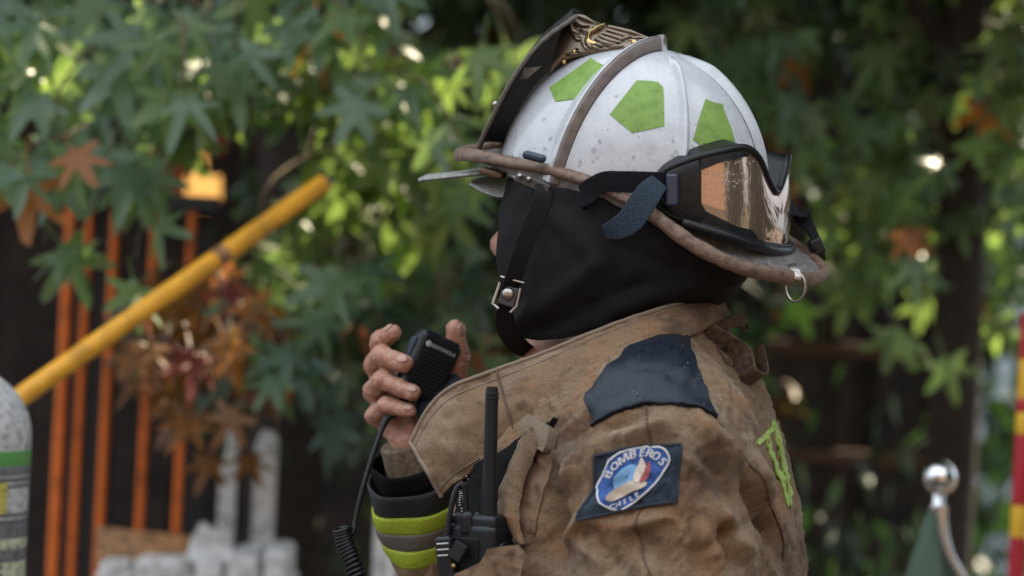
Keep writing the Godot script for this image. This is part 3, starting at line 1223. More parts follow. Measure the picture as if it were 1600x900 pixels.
func hit_jacket(px: float, py: float, off: float) -> Vector3:
	var o := Vector3(0, 0, FOCUS)
	var d := (P(px, py, 0) - o).normalized()
	var t := FOCUS - 0.42
	var best := 1e9
	var bt := t
	for i in 140:
		var x := jacket_sd(o + d * t)
		if x < best:
			best = x
			bt = t
		if x < 0.0006 or t > FOCUS + 0.4:
			break
		t += maxf(x * 0.75, 0.0008)
	var p := o + d * bt
	var n := grad(jacket_sd, p)
	return p + n * (jacket_disp(p) + off - best)

func cloth_colour(p: Vector3) -> Color:                  # dye, soot and wet stains
	var base := Color(0.215, 0.142, 0.090)
	var warm := Color(0.250, 0.140, 0.076)
	var pale := Color(0.270, 0.200, 0.140)
	var soot := Color(0.050, 0.036, 0.029)
	var c := base.lerp(warm, smoothstep(0.0, 0.45, nz.get_noise_3dv(p * 9.0 + Vector3(3, 0, 0))) * 0.75)
	c = c.lerp(pale, smoothstep(0.05, 0.4, nz2.get_noise_3dv(p * 12.0)) * 0.75)
	c = c.lerp(soot, smoothstep(0.05, 0.55, nz.get_noise_3dv(p * 8.0 + Vector3(0, 5, 0)) + 0.22 * nz2.get_noise_3dv(p * 60.0)) * 0.6)
	c = c.lerp(soot, smoothstep(0.40, 0.50, nz2.get_noise_3dv(p * 45.0 + Vector3(9, 5, 2))) * 0.45)
	return c

func skin_colour(p: Vector3) -> Color:
	var c := Color(0.40, 0.215, 0.150)
	c = c.lerp(Color(0.34, 0.13, 0.09), smoothstep(-0.1, 0.4, nz.get_noise_3dv(p * 60.0)) * 0.7)
	return c.lerp(Color(0.17, 0.10, 0.075), smoothstep(0.1, 0.5, nz2.get_noise_3dv(p * 130.0)) * 0.55)

func shaped(sdf: Callable, lo: Vector3, hi: Vector3, h: float, disp = null, col = null) -> ArrayMesh:
	var r := nets(sdf, lo, hi, h)
	var v: PackedVector3Array = r[0]
	var ix: PackedInt32Array = r[1]
	var n := normals_of(v, ix)
	if disp != null:
		for i in v.size():
			v[i] += n[i] * disp.call(v[i])
		n = normals_of(v, ix)
	var c := PackedColorArray()
	if col != null:
		for p in v:
			c.append(col.call(p))
	return raw(v, n, ix, c)

func make_person() -> void:
	var feet := P(960, 900, 0.0)
	feet += down * (S * feet).y / 1.0
	var t := thing("person", "firefighter in a stained tan turnout coat and black hood, holding a radio microphone", "person", feet, S)
	var fy := (S.affine_inverse() * Vector3(0, 0.0, 0)).y        # ground height along the picture's up axis, near enough
	# ---- jacket
	var sec := [[478, 1040, 0.050, 0.060], [510, 1030, 0.075, 0.085], [560, 1012, 0.112, 0.125], [620, 994, 0.146, 0.180], [700, 985, 0.170, 0.212], [800, 981, 0.190, 0.222], [900, 977, 0.200, 0.225], [1000, 965, 0.200, 0.225], [1300, 945, 0.195, 0.215], [1560, 930, 0.20, 0.22]]
	for q in sec:
		var c := P(q[0 + 1], q[0], 0)
		TK.append([c.y, c.x, q[2], q[3]])
	sleeves.k = 0.05
	# near arm
	sleeves.chain([P(1005, 590, 0.06), P(1018, 690, 0.145), P(1030, 760, 0.178), P(1032, 1010, 0.215), P(905, 1290, 0.255)], [0.070, 0.092, 0.100, 0.096, 0.070])
	# far arm, bent up to the microphone
	sleeves.chain([P(1010, 620, -0.10), P(940, 740, -0.21), P(800, 1000, -0.27), P(748, 1010, -0.24)], [0.085, 0.095, 0.080, 0.076])
	sleeves.chain([P(748, 1010, -0.24), P(694, 872, -0.165)], [0.074, 0.058])
	folds = [
		[880, 760, 940, 690, 16, 0.010], [905, 800, 960, 820, 22, 0.006], [868, 730, 880, 880, 12, -0.010], [950, 690, 1050, 668, 13, 0.008], [930, 672, 1000, 655, 10, -0.006], [1090, 700, 1150, 790, 16, -0.008],
		[1120, 670, 1180, 760, 12, 0.008], [1150, 700, 1205, 850, 10, -0.010], [1165, 690, 1225, 850, 10, 0.007], [1195, 760, 1215, 880, 9, -0.006], [1060, 820, 1140, 870, 22, 0.008], [980, 830, 1050, 890, 18, -0.006],
		[900, 840, 960, 890, 16, 0.007], [1120, 780, 1170, 880, 14, 0.008], [880, 690, 925, 640, 10, -0.007], [1010, 655, 1070, 690, 9, 0.004], [1020, 850, 1010, 930, 20, 0.006], [1080, 640, 1135, 720, 12, 0.007], [1130, 810, 1150, 900, 12, -0.009], [960, 828, 1045, 806, 12, 0.006], [872, 868, 950, 770, 13, 0.006], [1055, 705, 1140, 765, 12, 0.006], [1090, 860, 1175, 815, 12, -0.006], [905, 740, 930, 700, 9, -0.006], [1070, 800, 1100, 900, 12, -0.007], [930, 850, 990, 905, 10, -0.006]]
	var jk := joined([shaped(jacket_sd, Vector3(-0.20, -0.385, -0.40), Vector3(0.37, 0.02, 0.36), 0.0042, jacket_disp, cloth_colour), shaped(jacket_sd, Vector3(-0.26, -0.84, -0.42), Vector3(0.40, -0.36, 0.42), 0.014, jacket_disp, cloth_colour)])
	var jacket := part(t, "jacket", jk, M.cloth)
	print("jacket ", Time.get_ticks_msec())
	# collar
	var ctop := [641, 692, 0.075, 668, 640, 0.080, 704, 606, 0.088, 765, 582, 0.105, 860, 547, 0.122, 940, 514, 0.122, 1020, 486, 0.105, 1080, 470, 0.070, 1116, 456, 0.022, 1120, 452, -0.035, 1100, 455, -0.085, 1040, 470, -0.125, 960, 495, -0.135]
	var cbot := [690, 776, 0.095, 712, 755, 0.105, 745, 735, 0.118, 800, 702, 0.140, 875, 652, 0.158, 940, 594, 0.155, 1020, 546, 0.138, 1088, 522, 0.098, 1130, 498, 0.030, 1140, 490, -0.04, 1120, 490, -0.10, 1060, 510, -0.145, 970, 540, -0.16]
	var cm := []
	for i in range(0, ctop.size(), 3):
		cm.append_array([(ctop[i] + cbot[i]) * 0.5, (ctop[i + 1] + cbot[i + 1]) * 0.5, (ctop[i + 2] + cbot[i + 2]) * 0.5 + (0.014 if i < 27 else -0.01)])
	var crows := loft([pts3(cbot), pts3(cm), pts3(ctop)], 120, 22)
	for j in crows.size():
		for i in crows[j].size():
			var p: Vector3 = crows[j][i]
			crows[j][i] = p + Vector3(0.1, 0.2, 1.0) * (0.0045 * nz.get_noise_3dv(p * 30.0) + 0.003 * (0.3 - absf(nz2.get_noise_3dv(p * Vector3(18, 40, 18)))))
	var collar := part(jacket, "collar", sheet(crows, 0.006, false, cloth_colour), M.cloth)
	var edge := PackedVector3Array()
	for j in range(0, crows.size()):
		edge.append(crows[j][0])
	for i in range(1, 120):
		edge.append(crows[crows.size() - 1][i])
	part(jacket, "collar_piping", tube(edge, [0.0026], 6), M.piping)
	var seam := PackedVector3Array()
	for j in crows.size():
		seam.append(crows[j][31] + Vector3(0, 0, 0.002))
	part(jacket, "collar_seam", tube(seam, [0.0012], 5), M.dark_thread)
	for rowi in [3, 18]:
		var line := PackedVector3Array()
		for i in range(2, 86):
			line.append(crows[rowi][i] + Vector3(0, 0, 0.0003))
		part(jacket, "stitching", tube(line, [0.0008], 4), M.piping)
	# shoulder patch
	part(jacket, "shoulder_patch", patch(poly2([916, 616, 920, 664, 940, 656, 960, 646, 1000, 635, 1050, 635, 1086, 643, 1118, 656, 1098, 600, 1085, 560, 1070, 520, 1030, 525, 985, 540, 950, 575]), hit_jacket, 0.003, 11.0, 0.004), M.navy_patch)
	part(jacket, "shoulder_patch_hem", tube(hits([[922, 662], [940, 654], [960, 644], [1000, 633], [1050, 633], [1086, 641], [1116, 653]], 0.0035, 30), [0.0022], 6), M.navy_patch)
	rng.seed = 21
	var dr := []
	for i in 70:
		var q := Vector2(rng.randf_range(925, 1105), rng.randf_range(540, 650))
		if Geometry2D.is_point_in_polygon(q, poly2([920, 616, 924, 655, 1000, 628, 1105, 645, 1070, 530, 990, 550])):
			var p := hit_jacket(q.x, q.y, 0.0034)
			var s := rng.randf_range(0.0006, 0.0014)
			dr.append(ball(p, Vector3(s, s * 0.7, s), 6))
	part(jacket, "water_drops", joined(dr), M.water, "stuff")
	# sleeve emblem
	make_emblem(jacket)
	# seams of the sleeve and the back
	var seams := [[[1000, 792], [996, 830], [1006, 870], [1020, 905]], [[1010, 640], [1012, 665], [1018, 694]], [[1112, 656], [1140, 690], [1175, 740], [1205, 800], [1222, 850], [1230, 905]], [[1100, 500], [1130, 560], [1165, 590]]]
	for s in seams:
		part(jacket, "seam", tube(hits(s, 0.0006, 26), [0.0011], 5), M.dark_thread)
	# lettering tape on the back, seen at a grazing angle
	for s in [[1181, 690, 1203, 668, 1206, 674, 1184, 697], [1192, 679, 1198, 674, 1222, 752, 1215, 757], [1203, 660, 1208, 655, 1230, 735, 1225, 742], [1208, 664, 1212, 662, 1238, 772, 1233, 778], [1214, 690, 1218, 688, 1238, 788, 1232, 792], [1214, 752, 1221, 747, 1234, 786, 1229, 794]]:
		part(jacket, "lettering", patch(poly2(s), hit_jacket, 0.0022, 7.0, 0.002), M.lime_tape)
	# collar tab and loop at the nape
	var loopp := smooth(pts3([1108, 512, 0.05, 1130, 508, 0.045, 1148, 502, 0.04, 1158, 500, 0.03, 1166, 506, 0.02, 1160, 516, 0.02]), 18)
	part(jacket, "neck_loop", ribbon(loopp, PackedVector3Array([Vector3(0.2, 0.6, 0.7), Vector3(0.1, 1, 0.2)]), [0.008, 0.013, 0.014, 0.012], 0.0025), M.strap_tan)
	var tabp := smooth([hit_jacket(1098, 522, 0.006), hit_jacket(1120, 540, 0.008), hit_jacket(1142, 562, 0.012), P(1166, 584, 0.075), P(1182, 592, 0.06), P(1192, 584, 0.05), P(1190, 560, 0.045), P(1184, 540, 0.045)], 26)
	part(jacket, "neck_tab", ribbon(tabp, PackedVector3Array([Vector3(0.6, 0.55, 0.5), Vector3(0.6, 0.5, 0.6)]), [0.020, 0.030, 0.032, 0.028, 0.020, 0.015, 0.014], 0.003), M.strap_tan)
	# open front: dark lining, zip, pocket flap and its tab
	part(jacket, "lining", patch(poly2([716, 744, 742, 730, 800, 700, 872, 655, 848, 690, 824, 720, 806, 760, 796, 800, 770, 830, 724, 836]), hit_jacket, 0.006, 10.0, 0.008), M.black_cloth)
	part(jacket, "facing", patch(poly2([706, 760, 718, 748, 722, 790, 722, 840, 708, 840]), hit_jacket, 0.004, 9.0, 0.004), M.khaki)
	for k in 2:
		var zp := hits([[729 + k * 6, 738], [729 + k * 5, 780], [731 + k * 5, 830]], 0.006, 30)
		part(jacket, "zip_tape", tube(zp, [0.0012], 5), M.black_cloth)
		for i in range(0, 30, 1):
			part(jacket, "zip_tooth", rbox(Vector3(0.0028, 0.0016, 0.002), 0.0006, Transform3D(Basis(), zp[i] + Vector3(0, 0, 0.001))), M.steel)
	var fold1 := []
	var flapkeys := [[[838, 668], [812, 712], [796, 752], [784, 790], [790, 820], [812, 850]], [[846, 682], [826, 722], [814, 760], [808, 795], [812, 825], [824, 850]], [[856, 700], [836, 740], [826, 775], [820, 800], [822, 828], [828, 850]]]
	for r in flapkeys.size():
		fold1.append(PackedVector3Array(hits(flapkeys[r], [0.006, 0.020, 0.012][r], 30)))
	part(jacket, "pocket_flap", sheet(fold1, 0.004, false, cloth_colour), M.cloth)
	part(jacket, "pocket_edge", tube(fold1[0], [0.0022], 6), M.piping)
	part(jacket, "pocket_gap", patch(poly2([848, 690, 868, 704, 858, 740, 846, 790, 836, 846, 818, 852, 812, 800, 824, 745]), hit_jacket, 0.0022, 10.0, 0.003), M.cloth_flat)
	part(jacket, "flap_tab", patch(poly2([822, 676, 838, 656, 874, 674, 862, 712, 846, 704]), hit_jacket, 0.013, 10.0, 0.012), M.khaki)
	part(jacket, "radio_pocket", patch(poly2([800, 858, 832, 850, 850, 870, 838, 940, 700, 985, 700, 925, 762, 900, 790, 880]), pocket_hit, 0.042, 14.0, 0.012), M.cloth_flat)
	# cuff of the far sleeve
	var e0 := P(640, 715, -0.105)
	var e1 := P(700, 890, -0.175)
	var ax := (e1 - e0).normalized()
	var xx := ax.cross(Vector3(0, 0, 1)).normalized()
	var yy := ax.cross(xx)
	var bands := [["cuff_lining", 0.00, 0.030, 0.046, M.black_cloth], ["cuff", 0.022, 0.052, 0.056, M.cuff_black], ["reflective_band", 0.050, 0.073, 0.0585, M.lime_band], ["reflective_stripe", 0.072, 0.094, 0.0590, M.grey_band], ["reflective_band", 0.093, 0.116, 0.0600, M.lime_band], ["sleeve_end", 0.112, 0.150, 0.0598, M.cloth_flat]]
	for b in bands:
		var rows := []
		for j in 7:
			var row := PackedVector3Array()
			for i in 48:
				var a := TAU * i / 48.0
				var s := lerpf(b[1], b[2], j / 6.0)
				var r: float = b[3] * (1.0 + 0.16 * s) * (1.0 + 0.05 * sin(a * 3.0 + s * 30.0) + 0.03 * sin(a * 5.0 - s * 50.0)) + 0.0012 * sin(j / 6.0 * PI)
				row.append(e0 + ax * s + xx * (cos(a) * r) + yy * (sin(a) * r * 0.92))
			rows.append(row)
		part(jacket, b[0], sheet(rows, 0.003, true), b[4])
	var wr := tube(PackedVector3Array([P(634, 690, -0.105), P(655, 745, -0.118), P(668, 790, -0.13)]), [0.031, 0.036, 0.040], 20)
	part(jacket, "wristlet", wr, M.knit)
	part(jacket, "glove_cuff", tube(PackedVector3Array([P(664, 662, -0.098), P(692, 628, -0.100), P(724, 598, -0.105)]), [0.022, 0.026, 0.016], 18), M.navy_cloth)
	# ---- hood
	make_hood(t)
	# ---- body: head and neck, arms, hands, legs under the clothes, one mesh
	var pieces := [make_head(), make_hand()]
	var core := Bones.new()
	core.k = 0.05
	core.chain([P(960, 520, 0), P(985, 640, 0), P(975, 850, 0), drop(960, 900, 0, 0.12)], [0.055, 0.10, 0.14, 0.14])
	for s in [-1.0, 1.0]:
		core.chain([drop(960, 900, 0.10 * s, 0.16), drop(955, 900, 0.12 * s, 0.62), drop(965, 900, 0.13 * s, 1.02 + (S * P(960, 900, 0)).y - 1.22)], [0.075, 0.055, 0.042])
	core.chain([P(1018, 690, 0.145), P(1032, 1010, 0.215), P(905, 1290, 0.255)], [0.05, 0.045, 0.030])
	core.chain([P(905, 1290, 0.255), P(880, 1350, 0.26), P(868, 1400, 0.26)], [0.030, 0.034, 0.022])
	for k in 4:
		core.chain([P(880, 1350, 0.275 - 0.018 * k), P(862, 1410, 0.28 - 0.02 * k), P(866, 1450, 0.275 - 0.02 * k)], [0.011, 0.010, 0.009])
	core.chain([P(890, 1335, 0.24), P(852, 1375, 0.235), P(840, 1410, 0.24)], [0.012, 0.012, 0.010])
	core.chain([P(940, 740, -0.21), P(780, 1000, -0.255), P(650, 730, -0.112)], [0.05, 0.045, 0.028])
	pieces.append(shaped(core.sd, Vector3(-0.45, -1.62, -0.42), Vector3(0.42, 0.02, 0.42), 0.013, null, skin_colour))
	var body := part(t, "body", joined(pieces), M.skin)
	for e in [0.031, -0.031]:
		part(t, "eye", ball(HC + HF * 0.103 + HU * -0.062 + HN * e, Vector3.ONE * 0.012, 12), M.eye)
	make_nails(t)
	# ---- trousers and boots, below the picture
	var tr := Bones.new()
	tr.k = 0.06
	tr.add(drop(955, 900, 0, 0.10), drop(950, 900, 0, 0.20), 0.165, 0.165)
	var h := (S * P(960, 900, 0)).y
	for s in [-1.0, 1.0]:
		tr.chain([drop(955, 900, 0.10 * s, 0.20), drop(950, 900, 0.13 * s, 0.60), drop(960, 900, 0.14 * s, h - 0.16)], [0.125, 0.100, 0.090])
	part(t, "trousers", shaped(tr.sd, Vector3(-0.40, -1.62, -0.34), Vector3(0.35, -0.15, 0.34), 0.016, null, cloth_colour), M.cloth)
	for s in [-1.0, 1.0]:
		var bt := Bones.new()
		bt.k = 0.03
		bt.add(drop(960, 900, 0.14 * s, h - 0.30), drop(960, 900, 0.14 * s, h - 0.08), 0.068, 0.058)
		bt.add(drop(968, 900, 0.14 * s, h - 0.046), drop(760, 900, 0.15 * s, h - 0.044), 0.045, 0.044)
		part(t, "boot", shaped(bt.sd, drop(640, 900, 0.14 * s, h + 0.05) - Vector3(0.1, 0.0, 0.12), drop(1120, 900, 0.14 * s, h - 0.42) + Vector3(0.05, 0.02, 0.12), 0.010), M.rubber)

func hits(list: Array, off: float, n: int) -> PackedVector3Array:    # a line drawn on the jacket
	var keys := []
	for q in list:
		keys.append(Vector3(q[0], q[1], 0))
	var out := PackedVector3Array()
	for q in smooth(keys, n):
		out.append(hit_jacket(q.x, q.y, off))
	return out

func pocket_hit(px: float, py: float, off: float) -> Vector3:
	return hit_jacket(px, py, off + 0.006 * sin(px * 0.06) * sin(py * 0.05))

func make_emblem(jacket: Node3D) -> void:
	var tl := Vector2(937, 716)
	var tr := Vector2(1062, 698)
	var brr := Vector2(1056, 785)
	var bl := Vector2(925, 810)
	var uv := func(u: float, v: float) -> Vector2:           # 0..1 across, 0..1 down
		return tl.lerp(tr, u).lerp(bl.lerp(brr, u), v) + Vector2(0, -7.0 * sin(u * PI) * (1.0 - v) - 4.0 * sin(u * PI * 0.9) * v)
	var outline := PackedVector2Array()
	for k in 10:
		outline.append(uv.call(k / 10.0, 0.0))
	for k in 8:
		outline.append(uv.call(1.0, k / 8.0))
	for k in 10:
		outline.append(uv.call(1.0 - k / 10.0, 1.0))
	for k in 8:
		outline.append(uv.call(0.0, 1.0 - k / 8.0))
	part(jacket, "emblem_patch", patch(outline, hit_jacket, 0.0030, 5.0, 0.004), M.denim)
	var hem := PackedVector3Array()
	for q in outline:
		hem.append(hit_jacket(q.x, q.y, 0.0032))
	part(jacket, "emblem_hem", tube(hem, [0.0019], 6, true), M.navy_cloth)
	var sh := [[0.16, 0.13], [0.30, 0.045], [0.50, 0.015], [0.66, 0.03], [0.80, 0.075], [0.88, 0.25], [0.82, 0.45], [0.72, 0.66], [0.56, 0.86], [0.38, 0.985], [0.27, 0.95], [0.16, 0.82], [0.08, 0.60], [0.06, 0.45]]
	var keys := []
	for q in sh:
		keys.append(Vector3(q[0], q[1], 0))
	var so := PackedVector2Array()
	var rim := PackedVector3Array()
	for q in smooth(keys, 44, true):
		var e: Vector2 = uv.call(q.x, q.y)
		so.append(e)
		rim.append(hit_jacket(e.x, e.y, 0.0042))
	part(jacket, "emblem_shield", patch(so, hit_jacket, 0.0042, 5.0, 0.001), M.royal)
	part(jacket, "emblem_rim", tube(rim, [0.0011], 5, true), M.emblem_white)
	var blob := func(called: String, list: Array, off: float, m: Material) -> void:
		var kk := []
		for q in list:
			kk.append(Vector3(q[0], q[1], 0))
		var o := PackedVector2Array()
		for q in smooth(kk, 26, true):
			o.append(uv.call(q.x, q.y))
		part(jacket, called, patch(o, hit_jacket, off, 6.0, 0.0006), m)
	blob.call("emblem_helmet", [[0.20, 0.74], [0.24, 0.65], [0.36, 0.58], [0.48, 0.54], [0.60, 0.57], [0.64, 0.64], [0.58, 0.70], [0.46, 0.73], [0.32, 0.80], [0.24, 0.81]], 0.0066, M.emblem_cream)
	blob.call("emblem_dome", [[0.24, 0.56], [0.26, 0.42], [0.34, 0.32], [0.44, 0.27], [0.52, 0.36], [0.50, 0.52], [0.40, 0.62], [0.30, 0.64]], 0.0058, M.emblem_sky)
	blob.call("emblem_flame", [[0.50, 0.58], [0.48, 0.42], [0.52, 0.30], [0.55, 0.20], [0.60, 0.30], [0.62, 0.42], [0.60, 0.56]], 0.0074, M.emblem_cream)
	blob.call("emblem_flame", [[0.56, 0.58], [0.58, 0.46], [0.61, 0.34], [0.64, 0.26], [0.67, 0.38], [0.66, 0.50], [0.62, 0.58]], 0.0080, M.emblem_red)
	lettering(jacket, "BOMBEROS", uv, [Vector2(0.165, 0.38), Vector2(0.25, 0.235), Vector2(0.42, 0.125), Vector2(0.58, 0.12), Vector2(0.72, 0.19), Vector2(0.83, 0.33)], 0.17)
	lettering(jacket, "CHILE", uv, [Vector2(0.25, 0.905), Vector2(0.40, 0.865), Vector2(0.56, 0.785)], 0.11)

func lettering(parent: Node3D, text: String, uv: Callable, curve: Array, size: float) -> void:
	var keys := []
	for q in curve:
		keys.append(Vector3(q.x, q.y, 0))
	var line := smooth(keys, 60)
	for i in text.length():
		var tm := TextMesh.new()
		var f := SystemFont.new()
		f.font_names = PackedStringArray(["Droid Sans"])
		f.font_weight = 700
		tm.font = f
		tm.font_size = 32
		tm.pixel_size = 1.0
		tm.depth = 0.0
		tm.curve_step = 2.0
		tm.text = text[i]
		var a := tm.surface_get_arrays(0)
		if a.is_empty():
			continue
		var v: PackedVector3Array = a[Mesh.ARRAY_VERTEX]
		var f0 := (i + 0.5) / text.length() * 59.0
		var c := line[int(f0)]
		var tg := (line[mini(int(f0) + 2, 59)] - line[maxi(int(f0) - 2, 0)])
		tg = (tg * Vector3(125, 95, 0)).normalized()
		var up := Vector3(tg.y, -tg.x, 0)
		var out := PackedVector3Array()
		var nn := PackedVector3Array()
		for p in v:
			var s := size * 95.0 / 30.0
			var o := (tg * (p.x * s * 1.12) + up * (p.y * s))
			var e: Vector2 = uv.call(c.x + o.x / 125.0, c.y + o.y / 95.0)
			out.append(hit_jacket(e.x, e.y, 0.0064))
			nn.append(Vector3(0, 0, 1))
		var ix := PackedInt32Array()
		if a[Mesh.ARRAY_INDEX] != null:
			ix = a[Mesh.ARRAY_INDEX]
		else:
			ix = PackedInt32Array(range(out.size()))
		part(parent, "emblem_letter", raw(out, nn, ix), M.emblem_white)

func make_hood(t: Node3D) -> void:
	var top := pts3([797, 281, 0.02, 835, 289, 0.082, 905, 300, 0.108, 1000, 332, 0.124, 1085, 382, 0.126, 1145, 408, 0.105, 1172, 414, 0.062])
	var mid1 := pts3([781, 350, 0.035, 830, 360, 0.092, 905, 365, 0.116, 1000, 385, 0.126, 1090, 408, 0.118, 1145, 425, 0.095, 1168, 428, 0.055])
	var mid2 := pts3([786, 445, 0.040, 832, 450, 0.090, 905, 440, 0.112, 1000, 440, 0.116, 1085, 440, 0.098, 1130, 448, 0.072, 1150, 448, 0.040])
	var bot := pts3([810, 520, 0.025, 850, 530, 0.068, 915, 516, 0.088, 1000, 492, 0.090, 1070, 475, 0.075, 1105, 470, 0.055, 1125, 470, 0.030])
	var rows := []
	for r in [top, mid1, mid2, bot]:
		var full: Array = r.duplicate()
		for i in range(r.size() - 2, -1, -1):
			var p: Vector3 = r[i]
			full.append(mir(p))
		rows.append(full)
	var g := loft(rows, 140, 34)
	for j in g.size():
		for i in g[j].size():
			var p: Vector3 = g[j][i]
			var q := pix(p)
			var f := 0.0
			for s in [[815, 500, 930, 415, 14.0, 0.007], [850, 515, 1010, 440, 16.0, -0.006], [870, 340, 935, 400, 18.0, 0.006], [960, 380, 1060, 420, 15.0, -0.005], [820, 330, 815, 470, 14.0, -0.004], [960, 480, 1100, 440, 14.0, 0.006]]:
				var a := Vector2(s[0], s[1])
				var e := Vector2(s[2], s[3]) - a
				var tt := clampf((q - a).dot(e) / e.length_squared(), 0.0, 1.0)
				var x: float = (q - a - e * tt).length() / s[4]
				f += s[5] * exp(-x * x)
			var out := (p - (HC - HU * 0.08)).normalized()
			g[j][i] = p + out * (f * (1.0 if p.z > 0.0 else 0.0) + 0.003 * nz.get_noise_3dv(p * 22.0))
	var hood := part(t, "hood", sheet(g, 0.003), M.hood)
	var hem := PackedVector3Array()
	for j in g.size():
		hem.append(g[j][0])
	for i in range(1, 70):
		hem.append(g[g.size() - 1][i])
	part(hood, "hem", tube(hem, [0.0032], 8), M.hood)
	var st := PackedVector3Array()
	for j in range(0, g.size() - 2):
		st.append(g[j][3] + Vector3(-0.0005, 0, 0.0015))
	for i in range(3, 60):
		st.append(g[g.size() - 3][i] + Vector3(0, 0, 0.0012))
	part(hood, "stitching", tube(st, [0.0008], 4), M.webbing)

func head_pt(f: float, u: float, n: float) -> Vector3:
	return HC + HF * f + HU * u + HN * n

func make_head() -> ArrayMesh:
	var b := Bones.new()
	b.k = 0.022
	b.add(head_pt(0.018, 0.0, 0), head_pt(-0.022, -0.02, 0), 0.080, 0.083)              # skull
	b.add(head_pt(0.045, -0.03, 0), head_pt(0.040, -0.09, 0), 0.064, 0.056)             # face
	b.add(head_pt(0.060, -0.135, 0), head_pt(0.078, -0.163, 0), 0.040, 0.024)           # mouth and chin
	for s in [-1.0, 1.0]:
		b.add(head_pt(0.004, -0.115, 0.050 * s), head_pt(0.066, -0.160, 0.022 * s), 0.020, 0.020)   # jaw
		b.add(head_pt(0.080, -0.092, 0.034 * s), head_pt(0.062, -0.10, 0.046 * s), 0.018, 0.018)    # cheek
		b.add(head_pt(0.095, -0.044, 0.014 * s), head_pt(0.086, -0.046, 0.044 * s), 0.012, 0.011)   # brow
		b.add(head_pt(-0.002, -0.055, 0.076 * s), head_pt(-0.008, -0.095, 0.074 * s), 0.011, 0.008) # ear
		b.add(head_pt(0.120, -0.104, 0.010 * s), head_pt(0.112, -0.106, 0.013 * s), 0.008, 0.007)   # nostril
	b.add(head_pt(0.106, -0.058, 0), head_pt(0.131, -0.100, 0), 0.009, 0.0125)          # nose
	b.add(head_pt(0.106, -0.126, -0.014), head_pt(0.106, -0.126, 0.014), 0.007, 0.007)  # lips
	b.add(head_pt(0.104, -0.138, -0.013), head_pt(0.104, -0.138, 0.013), 0.008, 0.008)
	b.add(head_pt(-0.015, -0.09, 0), P(965, 580, 0.0), 0.058, 0.068)                    # neck
	b.add(head_pt(0.03, -0.15, 0), P(880, 580, 0.0), 0.040, 0.050)
	return shaped(b.sd, HC - Vector3(0.22, 0.26, 0.16), HC + Vector3(0.16, 0.12, 0.16), 0.0046, null, skin_colour)

var hand_tips := []
var creases := []

func hand_disp(p: Vector3) -> float:                     # knuckle wrinkles, veins and pores
	var d := 0.0005 * nz2.get_noise_3dv(p * Vector3(260, 420, 260)) + 0.0010 * nz.get_noise_3dv(p * 80.0)
	for c in creases:
		var q: Vector3 = p - c[0]
		if q.length() < 0.017:
			var s: float = q.dot(c[1])
			for o in [-0.0045, 0.0, 0.0045]:
				var x: float = (s - o) / 0.0013
				d -= 0.0011 * exp(-x * x)
	return d

func make_hand() -> ArrayMesh:
	var b := Bones.new()
	b.k = 0.006
	var chains := [
		[P(622, 600, -0.128), P(594, 560, -0.124), P(594, 533, -0.104), P(614, 520, -0.086)],
		[P(616, 622, -0.128), P(586, 572, -0.118), P(596, 556, -0.080), P(632, 568, -0.062)],
		[P(612, 644, -0.126), P(584, 612, -0.118), P(597, 594, -0.076), P(645, 614, -0.058)],
		[P(612, 664, -0.122), P(586, 650, -0.114), P(604, 634, -0.076), P(640, 642, -0.064)]]
	var rs := [[0.0125, 0.0115, 0.0112, 0.0098], [0.013, 0.0122, 0.0115, 0.0102], [0.0125, 0.0118, 0.0108, 0.0094], [0.0115, 0.0108, 0.0098, 0.0082]]
	for i in 4:
		b.chain(chains[i], rs[i])
		hand_tips.append([chains[i][2], chains[i][3], rs[i][3]])
		for k in [1, 2]:
			creases.append([chains[i][k], (chains[i][k + 1] - chains[i][k - 1]).normalized()])
	creases.append([P(716, 560, -0.108), Vector3(0.0, 1.0, 0.0)])
	var thumb := [P(672, 668, -0.112), P(704, 612, -0.118), P(716, 560, -0.108), P(711, 514, -0.100)]
	b.chain(thumb, [0.019, 0.0155, 0.0128, 0.0108])
	hand_tips.append([thumb[2], thumb[3], 0.0112])
	# palm and wrist
	for q in [[622, 600], [616, 622], [612, 644], [612, 664]]:
		b.add(P(q[0], q[1], -0.128), P(650, 690, -0.115), 0.015, 0.021)
	b.add(P(690, 625, -0.122), P(650, 690, -0.112), 0.020, 0.024)
	b.add(P(612, 664, -0.118), P(645, 690, -0.104), 0.015, 0.020)
	b.add(P(648, 690, -0.112), P(668, 780, -0.130), 0.027, 0.029)
	var tuned := func(p: Vector3) -> float:
		return b.sd(p)
	return shaped(tuned, P(560, 800, -0.18), P(745, 490, -0.035), 0.0017, hand_disp, skin_colour)

func make_nails(t: Node3D) -> void:
	var outs := [Vector3(-0.1, 0.75, 0.65), Vector3(0.05, 0.55, 0.85), Vector3(0.1, 0.6, 0.8), Vector3(0.1, 0.6, 0.8), Vector3(0.55, 0.2, 0.5)]
	for i in 5:
		var a: Vector3 = hand_tips[i][0]
		var b: Vector3 = hand_tips[i][1]
		var r: float = hand_tips[i][2]
		var d := (b - a).normalized()
		var o: Vector3 = outs[i]
		o = (o - d * d.dot(o)).normalized()
		part(t, "fingernail", moved(ball(Vector3.ZERO, Vector3(r * 0.62, r * 0.26, r * 0.80), 12), Transform3D(Basis(o.cross(d), o, d), b + o * (r * 0.86) - d * r * 0.05)), M.nail)

# ================================================================ what the firefighter carries
func flat_text(text: String, t: Transform3D, height: float) -> ArrayMesh:
	var tm := TextMesh.new()
	var f := SystemFont.new()
	f.font_names = PackedStringArray(["Droid Sans"])
	f.font_weight = 700
	tm.font = f
	tm.font_size = 32
	tm.pixel_size = height / 24.0
	tm.depth = 0.0
	tm.text = text
	return moved(tm, t)

